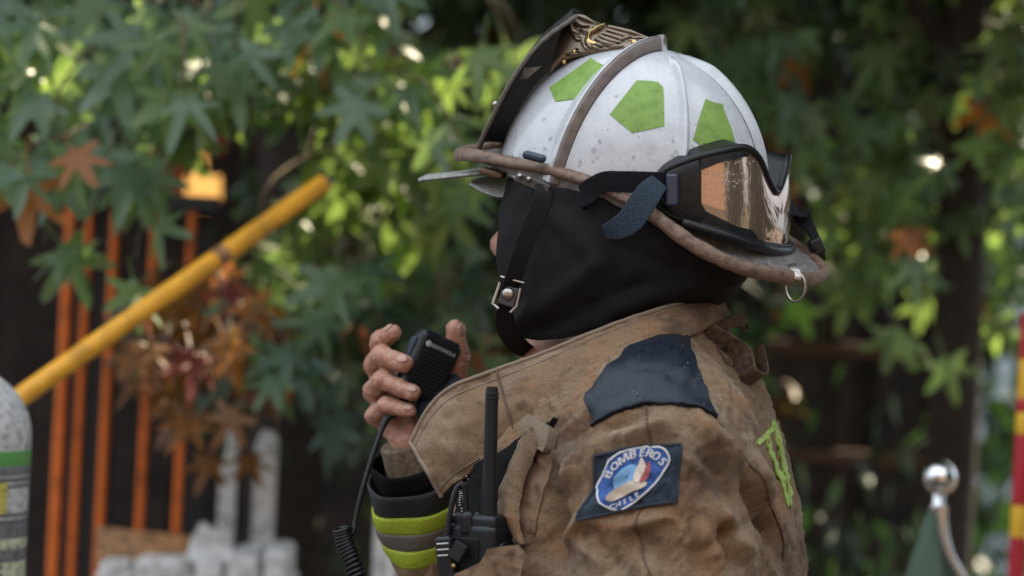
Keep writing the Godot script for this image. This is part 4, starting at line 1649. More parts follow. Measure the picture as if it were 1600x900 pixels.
func make_microphone() -> void:
	var up := Vector3(0.40, 0.90, -0.10).normalized()
	var nrm := Vector3(0.30, -0.02, 0.95)
	nrm = (nrm - up * up.dot(nrm)).normalized()
	var rt := up.cross(nrm)
	var c := P(668, 573, -0.092)
	var b := Transform3D(Basis(rt, up, nrm), c)
	var t := thing("speaker_microphone", "black radio speaker microphone with ribbed face gripped in the firefighter's hand", "microphone", P(640, 640, -0.09), S)
	var body := part(t, "body", rbox(Vector3(0.054, 0.078, 0.030), 0.009, b), M.mic)
	var face := part(t, "face", rbox(Vector3(0.044, 0.066, 0.004), 0.0018, b * Transform3D(Basis(), Vector3(0.001, -0.001, 0.0148))), M.mic_face)
	for i in 10:
		part(face, "grille_bar", rbox(Vector3(0.036, 0.0022, 0.0022), 0.0008, b * Transform3D(Basis(), Vector3(0.001, 0.014 - i * 0.0044, 0.0172))), M.mic)
	part(face, "emblem_disc", lathe([Vector2(0.0001, -0.0004), Vector2(0.0036, -0.0004), Vector2(0.0036, 0.0005), Vector2(0.0001, 0.0005)], 18, b * Transform3D(Basis(Vector3.RIGHT, PI / 2), Vector3(-0.0145, 0.0235, 0.0172))), M.mic_logo)
	part(face, "lettering", flat_text("MOTOROLA", b * Transform3D(Basis(), Vector3(0.0045, 0.0235, 0.0173)), 0.0042), M.mic_logo)
	part(t, "talk_button", rbox(Vector3(0.006, 0.036, 0.016), 0.0025, b * Transform3D(Basis(), Vector3(-0.0275, 0.008, 0.0))), M.navy_plastic)
	part(t, "clip", rbox(Vector3(0.022, 0.050, 0.006), 0.0025, b * Transform3D(Basis(), Vector3(0, 0.0, -0.018))), M.mic)
	# strain relief, straight lead and coil
	var p0 := b * Vector3(-0.008, -0.040, 0.0)
	var p1 := P(606, 652, -0.074)
	part(t, "strain_relief", tube(smooth([p0, p0.lerp(p1, 0.5) + Vector3(-0.002, -0.006, 0.004), p1, P(598, 668, -0.070)], 14), [0.0062, 0.0058, 0.0048, 0.0034], 10), M.rubber)
	var lead := smooth(pts3([600, 663, -0.071, 590, 690, -0.066, 577, 730, -0.06, 564, 775, -0.055, 556, 812, -0.052, 552, 832, -0.048, 546, 838, -0.044]), 30)
	part(t, "lead", tube(lead, [0.0030], 8), M.rubber)
	var cp := smooth(pts3([534, 826, -0.045, 540, 850, -0.045, 552, 880, -0.04, 566, 920, -0.03, 590, 975, 0.0, 640, 1010, 0.05]), 30)
	var coil := PackedVector3Array()
	var turns := 25
	for i in turns * 14:
		var f := float(i) / (turns * 14 - 1) * 29.0
		var k := mini(int(f), 28)
		var q := cp[k].lerp(cp[k + 1], f - k)
		var tg := (cp[k + 1] - cp[k]).normalized()
		var x := tg.cross(Vector3(0, 0, 1)).normalized()
		var y := tg.cross(x)
		var a := TAU * i / 14.0
		coil.append(q + x * cos(a) * 0.0088 + y * sin(a) * 0.0088)
	part(t, "coil", tube(coil, [0.0027], 7), M.rubber)
	part(t, "lead", tube(smooth([coil[coil.size() - 1], P(672, 1000, 0.11), P(690, 950, 0.19), P(694, 900, 0.20), P(698, 862, 0.203), P(702, 810, 0.203), P(712, 768, 0.203), P(722, 757, 0.203), P(727, 775, 0.203), P(727, 815, 0.203)], 44), [0.0030], 8), M.rubber)

func make_radio() -> void:
	var tilt := Basis(Vector3(0, 0, 1), -0.02) * Basis(Vector3.UP, -0.62)
	var c := P(748, 905, 0.198)
	var b := Transform3D(tilt, c)
	var t := thing("portable_radio", "black portable two-way radio with long antenna in the coat's chest pocket", "radio", P(748, 990, 0.198), S)
	var body := part(t, "body", rbox(Vector3(0.064, 0.118, 0.040), 0.008, b), M.radio)
	part(t, "top_cap", rbox(Vector3(0.060, 0.016, 0.036), 0.006, b * Transform3D(Basis(), Vector3(0.001, 0.060, 0))), M.radio)
	part(body, "panel", rbox(Vector3(0.040, 0.060, 0.003), 0.0014, b * Transform3D(Basis(), Vector3(-0.006, 0.014, 0.0205))), M.mic_face)
	part(body, "side_disc", lathe([Vector2(0.0001, 0), Vector2(0.011, 0), Vector2(0.013, -0.002), Vector2(0.013, -0.004), Vector2(0.0001, -0.004)], 24, b * Transform3D(Basis(Vector3(0, 0, 1), -PI / 2), Vector3(0.0345, 0.028, 0.0))), M.radio)
	for q in [[731, 816, 0.208], [746, 817, 0.204]]:
		var kb := Transform3D(Basis(), P(q[0], q[1], q[2]))
		var knob := part(t, "knob", lathe([Vector2(0.0001, -0.012), Vector2(0.0070, -0.012), Vector2(0.0076, -0.009), Vector2(0.0072, 0.006), Vector2(0.0058, 0.0105), Vector2(0.0001, 0.0115)], 20, kb), M.radio)
		for k in 10:
			var a := TAU * k / 10.0
			part(knob, "knob_ridge", rbox(Vector3(0.0014, 0.014, 0.0014), 0.0006, Transform3D(Basis(Vector3.UP, -a), kb * Vector3(cos(a) * 0.0074, -0.002, sin(a) * 0.0074))), M.radio)
	var an := smooth(pts3([763, 856, 0.208, 764, 800, 0.208, 766, 720, 0.208, 768, 640, 0.208, 769, 604, 0.208]), 40)
	var antenna := part(t, "antenna", tube(an, [0.0118, 0.0104, 0.0092, 0.0086, 0.0080, 0.0074, 0.0071, 0.0069, 0.0068, 0.0068, 0.0066, 0.0058], 18), M.antenna)
	for q in [[765, 806, 0.0108], [765, 811, 0.0109], [765, 816, 0.0111], [769, 615, 0.0072], [769, 622, 0.0073]]:
		var ring := PackedVector3Array()
		for k in 20:
			var a := TAU * k / 20.0
			ring.append(P(q[0], q[1], 0.208) + Vector3(cos(a) * q[2], 0, sin(a) * q[2]) * 0.94)
		part(antenna, "groove_ring", tube(ring, [0.0008], 5, true), M.radio)
	# accessory plug on the side
	var pb := Transform3D(Basis(Vector3(0, 0, 1), 0.1) * Basis(Vector3.UP, -0.3), P(700, 884, 0.205))
	var plug := part(t, "accessory_plug", rbox(Vector3(0.018, 0.062, 0.020), 0.004, pb), M.mic)
	for k in 3:
		part(plug, "grip_ridge", rbox(Vector3(0.013, 0.0018, 0.002), 0.0008, pb * Transform3D(Basis(), Vector3(0, 0.024 - k * 0.006, 0.0102))), M.steel_dull)
	part(plug, "screw", ball(P(709, 884, 0.215), Vector3.ONE * 0.0028, 10), M.brass)
	part(body, "bracket", rbox(Vector3(0.016, 0.020, 0.006), 0.002, Transform3D(Basis(Vector3(0, 0, 1), -0.5) * Basis(Vector3.UP, -0.5), P(716, 862, 0.222))), M.mic_face)

# ================================================================ the setting
const SUN := Vector3(0.50, 0.70, -0.51)
var leaf_meshes := []
var small_leaf: ArrayMesh
var extra := []
var greens := []
var brights := []
var autumn := []
var holes := [[395, 225, 80], [315, 275, 55], [10, 330, 70], [20, 440, 90], [110, 560, 110], [150, 700, 130], [450, 680, 60], [1180, 330, 70], [1480, 180, 40], [1250, 500, 90]]   # openings between the sprays, as pixels and radius
var shafts := []             # gaps in the leaf canopy that the sun comes through: point, radius

func leafmat(called: String, c: Color, back: Color, rough := 0.42) -> StandardMaterial3D:
	var m := mat(called, c, rough)
	m.backlight_enabled = true
	m.backlight = back
	return m

func setting_materials() -> void:
	var m: StandardMaterial3D
	var bk := Color(0.62, 0.75, 0.36)
	greens = [leafmat("leaf_a", Color(0.044, 0.082, 0.060), bk, 0.36), leafmat("leaf_b", Color(0.066, 0.108, 0.084), bk, 0.32), leafmat("leaf_c", Color(0.032, 0.064, 0.046), bk, 0.38), leafmat("leaf_d", Color(0.080, 0.115, 0.050), bk, 0.5)]
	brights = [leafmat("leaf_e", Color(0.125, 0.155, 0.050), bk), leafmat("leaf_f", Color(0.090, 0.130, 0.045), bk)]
	autumn = [leafmat("leaf_orange", Color(0.36, 0.125, 0.022), Color(0.95, 0.6, 0.3)), leafmat("leaf_rust", Color(0.20, 0.075, 0.022), Color(0.95, 0.6, 0.3)), leafmat("leaf_brown", Color(0.115, 0.066, 0.032), Color(0.8, 0.5, 0.3), 0.6), leafmat("leaf_red", Color(0.19, 0.030, 0.024), Color(0.9, 0.4, 0.3))]
	autumn = [autumn[0], autumn[1], autumn[2], autumn[0], autumn[1], autumn[3]]
	m = leafmat("mass", Color(1, 1, 1), Color(0.7, 0.85, 0.4))
	m.vertex_color_use_as_albedo = true
	m = mat("bark", Color(0.060, 0.042, 0.034), 0.9)
	m.albedo_texture = noise_tex(0.03, 41, [[0.0, grey(0.35)], [0.5, grey(0.8)], [1.0, grey(1.0)]], 512, 5)
	bump(m, noise_tex(0.05, 42, [], 512, 5), 1.2)
	tri(m, 3.0)
	m = mat("twig", Color(0.11, 0.085, 0.05), 0.8)
	m = mat("ground", Color(0.11, 0.095, 0.08), 0.95)
	m.albedo_texture = noise_tex(0.02, 43, [[0.0, grey(0.5)], [1.0, grey(1.0)]], 512, 6)
	tri(m, 0.6)
	for k in 3:
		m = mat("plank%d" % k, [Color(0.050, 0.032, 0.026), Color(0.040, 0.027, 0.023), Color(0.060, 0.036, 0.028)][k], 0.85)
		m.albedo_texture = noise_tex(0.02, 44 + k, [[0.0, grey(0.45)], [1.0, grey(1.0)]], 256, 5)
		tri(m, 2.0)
	m = mat("orange_paint", Color(0.85, 0.19, 0.020), 0.5)
	m.albedo_texture = noise_tex(0.02, 48, [[0.0, grey(0.5)], [0.4, grey(0.95)], [1.0, grey(1.0)]], 256, 5)
	tri(m, 3.0)
	m = mat("dark_steel", Color(0.020, 0.023, 0.028), 0.6)
	m = mat("yellow_pole", Color(0.78, 0.36, 0.015), 0.42)
	m.albedo_texture = noise_tex(0.012, 49, [[0.0, grey(0.55)], [0.45, grey(0.95)], [1.0, grey(1.0)]], 256, 5)
	tri(m, 4.0)
	m = mat("plaster", Color(0.78, 0.78, 0.80), 0.85)
	m.albedo_texture = noise_tex(0.02, 50, [[0.0, Color(0.55, 0.50, 0.47)], [0.4, grey(0.88)], [1.0, grey(1.0)]], 512, 6)
	bump(m, noise_tex(0.04, 51, [], 256, 5), 0.25)
	tri(m, 2.5)
	m = mat("wood", Color(0.42, 0.20, 0.075), 0.55)
	var im := Image.create(512, 128, false, Image.FORMAT_RGB8)
	for y in 128:
		for x in 512:
			var q := nz.get_noise_2d(x * 0.006, y * 0.07) + 0.35 * nz2.get_noise_2d(x * 0.02, y * 0.5)
			im.set_pixel(x, y, grey(clampf(0.78 + 0.28 * sin(q * 9.0 + y * 0.08), 0.4, 1.0)))
	m.albedo_texture = ImageTexture.create_from_image(im)
	tri(m, 2.2)
	m = mat("tank", Color(0.50, 0.50, 0.51), 0.5)
	m.albedo_texture = noise_tex(0.025, 52, [[0.0, Color(0.35, 0.34, 0.35)], [0.33, Color(0.72, 0.71, 0.71)], [0.5, grey(0.95)], [1.0, grey(1.0)]], 512, 4)
	tri(m, 5.0)
	m = mat("tank_dark", Color(0.075, 0.075, 0.085), 0.55)
	m = mat("tank_grey", Color(0.15, 0.15, 0.17), 0.6)
	m.albedo_texture = M.tank.albedo_texture
	tri(m, 6.0)
	m = mat("tank_green", Color(0.075, 0.24, 0.055), 0.6)
	m = mat("tank_cream", Color(0.50, 0.54, 0.38), 0.6)
	m.albedo_texture = M.tank.albedo_texture
	tri(m, 6.0)
	m = mat("tank_yellow", Color(0.52, 0.46, 0.09), 0.6)
	m.albedo_texture = M.tank.albedo_texture
	tri(m, 12.0)
	m = mat("chrome", Color(0.72, 0.72, 0.73), 0.07, 1.0)
	m = mat("green_cloth", Color(0.075, 0.115, 0.085), 0.9)
	m = mat("pole_red", Color(0.42, 0.016, 0.030), 0.5)
	m = mat("pole_yellow", Color(0.72, 0.42, 0.03), 0.5)
	m = mat("house_wall", Color(0.55, 0.60, 0.66), 0.9)
	m = mat("tan_wall", Color(0.40, 0.27, 0.20), 0.9)
	m.albedo_texture = noise_tex(0.02, 53, [[0.0, grey(0.7)], [1.0, grey(1.0)]], 256, 5)
	tri(m, 0.5)
	m = mat("window_glass", Color(0.05, 0.06, 0.07), 0.08)
	m = mat("window_frame", Color(0.5, 0.5, 0.48), 0.6)
	m = mat("roof_tile", Color(0.20, 0.10, 0.07), 0.8)
	m = mat("red_sheet", Color(0.35, 0.045, 0.020), 0.6)
	m = leafmat("sun_spot_orange", Color(0.80, 0.22, 0.015), Color(1.0, 0.8, 0.5), 0.55)  # stands in for dappled sun on the red sheet

func box(lo: Vector3, hi: Vector3, bevel := 0.004) -> ArrayMesh:
	return rbox(hi - lo, bevel, Transform3D(Basis(), (lo + hi) / 2))

func star_leaf(curl: float, fold: float, skew: float) -> ArrayMesh:    # five pointed lobes, hung from the origin, tip towards -y, face +z
	var v := PackedVector3Array([Vector3(0, -0.30, 0.0)])
	var ix := PackedInt32Array()
	var lobes := [[-90.0, 0.70], [-35.0, 0.62], [-145.0, 0.62], [20.0, 0.46], [-200.0, 0.46]]
	var n := 44
	for i in n:
		var a := TAU * i / n - PI / 2
		var r := 0.17
		for l in lobes:
			var d: float = absf(angle_difference(a, deg_to_rad(l[0] + skew * (1.0 if l[0] > -90.0 else -1.0))))
			var w := 0.52
			if d < w:
				var f: float = 1.0 - d / w
				r = maxf(r, lerpf(0.17, l[1], f * f * 0.55 + f * 0.45))
		var p := Vector3(cos(a) * r, -0.30 + sin(a) * r, 0)
		p.z = -curl * (p.x * p.x + (p.y + 0.3) * (p.y + 0.3)) - fold * absf(p.x) + 0.03 * sin(a * 5.0)
		v.append(p)
	for i in n:
		ix.append_array(PackedInt32Array([0, 1 + (i + 1) % n, 1 + i]))
	# stalk
	var o := v.size()
	v.append_array(PackedVector3Array([Vector3(-0.012, -0.28, 0.004), Vector3(0.012, -0.28, 0.004), Vector3(0.010, 0.28, -0.10), Vector3(-0.010, 0.28, -0.10)]))
	ix.append_array(PackedInt32Array([o, o + 1, o + 2, o, o + 2, o + 3]))
	return finish(v, ix, false)

func simple_leaf() -> ArrayMesh:
	var v := PackedVector3Array([Vector3(0, 0, 0), Vector3(0.22, -0.35, -0.06), Vector3(0, -0.40, 0.03), Vector3(-0.22, -0.35, -0.06), Vector3(0, -1, -0.12)])
	return finish(v, PackedInt32Array([0, 2, 1, 0, 3, 2, 1, 2, 4, 2, 3, 4]), false)

func leaf_basis(size: float, yaw: float, tilt: float, spin: float) -> Basis:
	return (Basis(Vector3.UP, yaw) * Basis(Vector3.RIGHT, -tilt) * Basis(Vector3(0, 0, 1), spin)).scaled_local(Vector3.ONE * size)

func leaf_on(tree: Node3D, p: Vector3, b: Basis, m: StandardMaterial3D) -> void:
	tree.set_meta("leaves", tree.get_meta("leaves", 0) + 1)
	if tree.get_meta("leaves") > 300:                    # past the 300 nearest the rest join the foliage
		extra.append([p, b, m.albedo_color.srgb_to_linear()])
		return
	var o := MeshInstance3D.new()
	o.name = "leaf"
	o.mesh = leaf_meshes[rng.randi() % leaf_meshes.size()]
	o.material_override = m
	o.transform = Transform3D(b, p - (tree.get_meta("org") as Vector3))
	tree.add_child(o, true)

func in_shaft(p: Vector3, past := 0.05) -> bool:
	for s in shafts:
		var d: Vector3 = p - s[0]
		var t := d.dot(SUN.normalized())
		if t > past and (d - SUN.normalized() * t).length() < s[1]:
			return true
	return false

func pick(zone: Array) -> StandardMaterial3D:                      # zone[7]: share of bright, zone[8]: share of autumn leaves
	var r := rng.randf()
	if r < zone[8]:
		return autumn[rng.randi() % autumn.size()]
	if r < zone[8] + zone[7]:
		return brights[rng.randi() % brights.size()]
	return greens[rng.randi() % greens.size()]

# leaves hung on sprays inside a zone: x0, y0, x1, y1 in pixels, nearest and farthest distance, leaf size, bright, autumn, sprays
func sprays(tree: Node3D, z: Array, count: int, each: int) -> void:
	for s in count:
		var d := rng.randf_range(z[4], z[5])
		var a := at(rng.randf_range(z[0], z[2]), rng.randf_range(z[1], z[3]), d)
		var side := rng.randf_range(-0.9, 0.9)
		var keys := [a, a + Vector3(side * 0.10, -0.03, rng.randf_range(-0.05, 0.1)), a + Vector3(side * 0.16, -0.10, rng.randf_range(-0.05, 0.12)), a + Vector3(side * 0.18, -0.20, rng.randf_range(-0.08, 0.12))]
		var line := smooth(keys, 12)
		part(tree, "twig", tube(line, [0.004, 0.0025, 0.001], 5), M.twig)
		for k in each:
			var q := line[int(rng.randf_range(1, 11.9))] + Vector3(rng.randf_range(-0.05, 0.05), rng.randf_range(-0.03, 0.02), rng.randf_range(-0.03, 0.06))
			var qp := pix(S.affine_inverse() * q)
			var gap := false
			for hole in holes:
				gap = gap or qp.distance_to(Vector2(hole[0], hole[1])) < hole[2]
			if gap or in_shaft(q, 0.22):
				continue
			var size: float = z[6] * rng.randf_range(0.7, 1.15)
			leaf_on(tree, q, leaf_basis(size, rng.randf_range(-0.9, 0.9), rng.randf_range(0.0, 0.9), rng.randf_range(-0.6, 0.6)), pick(z))

# a mass of leaves: ellipsoid crown, as one MultiMesh
func mass(tree: Node3D, called: String, centre: Vector3, radii: Vector3, count: int, size: float, tones: Array, clumps: int, mesh: ArrayMesh) -> void:
	var cs := []
	for i in clumps:
		var d := Vector3(rng.randfn(), rng.randfn(), rng.randfn()).normalized() * pow(rng.randf(), 0.45)
		cs.append(centre + d * radii)
	var ts := []
	var cols := []
	var spread := radii * 0.26
	for i in count:
		var c: Vector3 = cs[rng.randi() % clumps]
		var p := c + Vector3(rng.randfn(), rng.randfn(), rng.randfn()) * spread
		if p.y < 0.12 or in_shaft(p):
			continue
		ts.append(Transform3D(leaf_basis(size * rng.randf_range(0.7, 1.25), rng.randf_range(-PI, PI), rng.randf_range(-0.2, 1.1), rng.randf_range(-0.8, 0.8)), p - (tree.get_meta("org") as Vector3)))
		var t: Color = tones[rng.randi() % tones.size()]
		cols.append(t * rng.randf_range(0.75, 1.25))
	for e in extra:
		ts.append(Transform3D(e[1], e[0] - (tree.get_meta("org") as Vector3)))
		cols.append(e[2])
	extra.clear()
	var mm := MultiMesh.new()
	mm.transform_format = MultiMesh.TRANSFORM_3D
	mm.use_colors = true
	mm.mesh = mesh
	mm.instance_count = ts.size()
	for i in ts.size():
		mm.set_instance_transform(i, ts[i])
		mm.set_instance_color(i, Color(cols[i].r, cols[i].g, cols[i].b, 1))
	var o := MultiMeshInstance3D.new()
	o.name = called
	o.multimesh = mm
	o.material_override = M.mass
	o.set_meta("kind", "stuff")
	tree.add_child(o, true)

func trunk(tree: Node3D, base: Vector3, top: Vector3, r: float, limbs: Array) -> void:
	var keys := [base, base.lerp(top, 0.3) + Vector3(rng.randf_range(-0.04, 0.04), 0, 0.02), base.lerp(top, 0.65) + Vector3(rng.randf_range(-0.05, 0.05), 0, 0), top]
	part(tree, "trunk", tube(smooth(keys, 24), [r * 1.25, r, r * 0.9, r * 0.75, r * 0.5], 16), M.bark)
	for l in limbs:
		var a := base.lerp(top, l[0])
		var b: Vector3 = l[1]
		part(tree, "limb", tube(smooth([a, a.lerp(b, 0.4) + Vector3(0, 0.15, 0), b], 14), [r * 0.5, r * 0.3, r * 0.08], 8), M.bark)

func make_setting() -> void:
	var g := PackedVector3Array()
	var rows := []
	for j in 25:
		var row := PackedVector3Array()
		for i in 25:
			row.append(Vector3((i - 12) * 8.0, 0.0, (12 - j) * 8.0))
		rows.append(row)
	structure("ground", sheet(rows, 0.0), M.ground)
	# the house across the street, behind the camera: the tan front that the goggles mirror
	var h := thing("tan_building", "long tan plastered house across the street", "building", Vector3(-1, 0, 9.65))
	part(h, "wall", box(Vector3(-12, 0, 9.5), Vector3(10, 5.0, 9.8)), M.tan_wall)
	part(h, "roof", box(Vector3(-12.4, 5.0, 9.1), Vector3(10.4, 5.25, 13)), M.roof_tile)
	for i in 3:
		var wx := -10.8 + i * 4.2
		var wy := 1.6
		var w := part(h, "window", box(Vector3(wx, wy, 9.44), Vector3(wx + 1.4, wy + 1.6, 9.496)), M.window_frame)
		part(w, "pane", box(Vector3(wx + 0.1, wy + 0.1, 9.42), Vector3(wx + 1.3, wy + 1.5, 9.435)), M.window_glass)
	# pale house seen in specks through the leaves
	var x0 := at(1528, 500, 11.0)
	var ph := thing("pale_house", "pale blue house glimpsed in specks through the leaves beyond the trunk", "house", Vector3(x0.x + 2, 0, x0.z))
	part(ph, "wall", box(Vector3(x0.x - 0.1, 0, x0.z - 0.3), Vector3(x0.x + 5, 2.4, x0.z)), M.house_wall)
	part(ph, "roof", box(Vector3(x0.x - 0.4, 2.4, x0.z - 2), Vector3(x0.x + 5.4, 2.55, x0.z + 0.4)), M.roof_tile)
	var pw := part(ph, "window", box(Vector3(x0.x + 1.2, 0.9, x0.z), Vector3(x0.x + 2.2, 1.9, x0.z + 0.04)), M.window_frame)
	part(pw, "pane", box(Vector3(x0.x + 1.3, 1.0, x0.z + 0.04), Vector3(x0.x + 2.1, 1.8, x0.z + 0.05)), M.window_glass)
	# dark board fence behind the trees
	rng.seed = 2
	var fz := -4.1
	var f := thing("board_fence", "dark brown board fence in deep shade behind the trees", "fence", Vector3(-1, 0, fz))
	var x := -3.4
	var side := 1.0
	while x < 1.15:
		var wd := rng.randf_range(0.13, 0.17)
		side = -side
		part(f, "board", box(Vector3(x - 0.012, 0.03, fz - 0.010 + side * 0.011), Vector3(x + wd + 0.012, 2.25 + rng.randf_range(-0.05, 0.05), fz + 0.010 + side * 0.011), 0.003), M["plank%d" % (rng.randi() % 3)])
		x += wd
	for y in [0.5, 1.7]:
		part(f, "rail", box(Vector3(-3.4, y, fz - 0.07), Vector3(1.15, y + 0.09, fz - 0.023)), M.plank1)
	for i in 4:
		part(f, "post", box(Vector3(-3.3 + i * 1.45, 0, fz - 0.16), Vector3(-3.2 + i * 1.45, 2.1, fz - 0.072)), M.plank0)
	# low rail fence in the shade on the other side
	var rz := -3.0
	var ra := at(1150, 545, FOCUS - rz).x
	var rb := at(1462, 545, FOCUS - rz).x
	var rf := thing("rail_fence", "weathered brown rail fence in the shade beside the dark trunk", "fence", Vector3((ra + rb) / 2, 0, rz))
	for y in [at(1340, 548, FOCUS - rz).y, at(1340, 716, FOCUS - rz).y, 0.6]:
		part(rf, "rail", box(Vector3(ra, y - 0.016, rz - 0.012), Vector3(rb, y + 0.016, rz + 0.012)), M.rust)
	for k in 3:
		part(rf, "post", box(Vector3(lerpf(ra, rb, k / 2.0) - 0.03, 0, rz - 0.075), Vector3(lerpf(ra, rb, k / 2.0) + 0.03, 1.65, rz - 0.013)), M.plank0)

func make_trees() -> void:
	rng.seed = 77
	for k in 5:
		leaf_meshes.append(star_leaf([0.25, 0.5, 0.1, 0.75, 0.35][k], [0.05, 0.25, 0.15, 0.0, 0.35][k], [0.0, 6.0, -5.0, 3.0, -8.0][k]))
	small_leaf = simple_leaf()
	for q in [[395, 95, 4.2, 0.17], [600, 60, 4.3, 0.08], [675, 100, 4.2, 0.17], [575, 255, 4.45, 0.20], [620, 260, 4.5, 0.08], [500, 310, 4.6, 0.07], [60, 90, 3.9, 0.14], [20, 140, 3.9, 0.08], [320, 285, 6.15, 0.16], [360, 245, 6.0, 0.05], [1530, 25, 5.0, 0.10], [730, 250, 4.6, 0.05], [410, 60, 4.3, 0.05]]:
		shafts.append([at(q[0], q[1], q[2]), q[3], 0.05])
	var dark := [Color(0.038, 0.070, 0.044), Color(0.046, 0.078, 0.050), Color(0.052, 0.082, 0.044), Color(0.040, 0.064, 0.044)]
	# sweetgum on the side of the raised hand
	var b1 := at(492, 700, 5.3)
	b1.y = 0.0
	var a := thing("sweetgum_tree", "sweetgum tree with star leaves, some turned orange, above the orange bars", "tree", b1)
	trunk(a, b1, b1 + Vector3(-0.1, 3.4, 0.0), 0.085, [[0.55, b1 + Vector3(-0.9, 2.5, 1.0)], [0.6, b1 + Vector3(0.5, 2.6, 0.8)], [0.75, b1 + Vector3(-0.3, 3.0, 1.2)], [0.8, b1 + Vector3(0.9, 3.3, 0.2)]])
	#            x0   y0   x1   y1   near far  size bright autumn
	sprays(a, [-60, -110, 300, 120, 3.75, 4.5, 0.138, 0.06, 0.02], 17, 6)
	sprays(a, [280, -110, 560, 60, 3.9, 4.6, 0.135, 0.15, 0.02], 10, 6)
	sprays(a, [100, 190, 190, 250, 3.75, 4.0, 0.15, 0.0, 0.05], 3, 6)
	sprays(a, [560, -110, 820, 150, 4.1, 4.9, 0.14, 0.25, 0.04], 11, 6)
	sprays(a, [500, 170, 790, 290, 4.3, 5.0, 0.13, 0.5, 0.03], 9, 6)
	sprays(a, [370, 360, 800, 500, 4.2, 4.9, 0.135, 0.05, 0.06], 17, 6)
	sprays(a, [255, 400, 430, 540, 4.15, 4.5, 0.115, 0.0, 0.9], 12, 5)
	sprays(a, [345, 30, 420, 100, 4.1, 4.2, 0.13, 0.9, 0.0], 2, 5)  # this and the next two: sun dapples coloured in with bright leaves
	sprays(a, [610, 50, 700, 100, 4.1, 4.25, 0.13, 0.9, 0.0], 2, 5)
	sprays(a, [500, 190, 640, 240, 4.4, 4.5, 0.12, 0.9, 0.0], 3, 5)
	mass(a, "foliage", Vector3(-1.1, 3.25, -2.5), Vector3(2.0, 0.45, 1.2), 9000, 0.16, dark, 120, leaf_meshes[0])  # canopy added above the view to keep sky light off the background
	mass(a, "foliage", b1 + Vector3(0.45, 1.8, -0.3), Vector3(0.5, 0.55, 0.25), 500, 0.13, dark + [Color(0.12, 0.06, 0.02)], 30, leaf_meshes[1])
	# sweetgum behind the firefighter's back, its crown spreads overhead
	var b2 := at(1445, 700, 5.2)
	b2.y = 0.0
	var c := thing("sweetgum_tree", "sweetgum tree with drooping green star leaves and a dark trunk behind the firefighter's back", "tree", b2)
	trunk(c, b2, b2 + Vector3(0.0, 4.2, 0.3), 0.055, [[0.5, b2 + Vector3(-0.8, 2.6, 0.5)], [0.6, b2 + Vector3(0.5, 3.1, 0.9)], [0.75, b2 + Vector3(-0.6, 3.6, 1.2)], [0.8, b2 + Vector3(0.9, 4.0, 0.4)]])
	sprays(c, [1060, -110, 1350, 110, 4.7, 5.4, 0.13, 0.08, 0.02], 14, 6)
	sprays(c, [1330, -110, 1640, 120, 4.9, 5.6, 0.13, 0.08, 0.03], 12, 6)
	sprays(c, [1300, 120, 1520, 330, 4.8, 5.4, 0.12, 0.06, 0.03], 14, 6)
	sprays(c, [1250, 330, 1640, 410, 4.9, 5.3, 0.125, 0.03, 0.02], 6, 5)
	sprays(c, [1190, 100, 1260, 280, 5.0, 5.5, 0.12, 0.1, 0.45], 4, 4)
	mass(c, "foliage", Vector3(1.45, 3.7, -1.9), Vector3(1.8, 0.9, 1.5), 13000, 0.15, dark, 110, leaf_meshes[0])  # unseen overhead crown, shaped to keep the sun off the firefighter
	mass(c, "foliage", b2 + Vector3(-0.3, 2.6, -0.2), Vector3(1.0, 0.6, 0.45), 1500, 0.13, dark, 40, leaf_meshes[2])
	mass(c, "foliage", Vector3(0.35, 3.45, -3.0), Vector3(1.3, 0.45, 0.9), 6500, 0.15, dark, 80, leaf_meshes[1])  # added out of view across the sun path to stop light leaking through
	# evergreen hedge trees behind the fences; the last two are unseen, added to block sky light
	var spots := [[-3.4, -5.6, 2.6], [-1.9, -5.4, 2.9], [-0.5, -5.7, 3.0], [0.9, -5.3, 2.8], [2.4, -5.8, 2.4], [2.5, -0.5, 2.8], [3.0, 1.6, 2.8]]
	var says := ["dense dark evergreen tree behind the board fence, at its far end past the orange bars", "dense dark evergreen tree behind the board fence, beyond the orange bars", "dense dark evergreen tree behind the board fence, straight beyond the raised hand", "dense dark evergreen tree behind the rail fence, beyond the helmet", "dense dark evergreen tree beside the pale house", "unseen evergreen tree added to block sky light, on the street side of the red and yellow pole", "unseen evergreen tree added to block sky light, by the street opposite the tan house"]
	for k in 7:
		var s: Array = spots[k]
		var p := Vector3(s[0], 0, s[1])
		var e := thing("evergreen_tree", says[k], "tree", p, Transform3D(), "evergreen trees round the place")
		trunk(e, p, p + Vector3(0, 3.6, 0), 0.09, [[0.5, p + Vector3(0.6, 2.8, 0.3)], [0.6, p + Vector3(-0.6, 3.2, 0.2)]])
		mass(e, "foliage", p + Vector3(0, s[2] * 0.85, 0), Vector3(0.85, s[2] * 0.62, 0.7), 5200 if k != 4 else 2600, 0.15, dark, 90, small_leaf)
	# shrubs in the gap below the second sweetgum
	for q in [[1240, 800, 5.7, "young leafy shrub in front of the rail fence, beside the coat's back"], [1370, 860, 5.5, "young leafy shrub in front of the rail fence, beside the dark trunk"], [1570, 760, 6.2, "loose leafy shrub in front of the pale house"], [620, 860, 5.2, "small leafy shrub at the foot of the sweetgum near the raised hand"]]:
		var p := at(q[0], q[1], q[2])
		p.y = 0.0
		var sh := thing("leafy_shrub", q[3], "shrub", p)
		for k in 4:
			part(sh, "stem", tube(smooth([p, p + Vector3((k - 1.5) * 0.08, 0.5, 0.03), p + Vector3((k - 1.5) * 0.2, 1.0, 0.08 * (k % 2))], 10), [0.012, 0.008, 0.003], 6), M.twig)
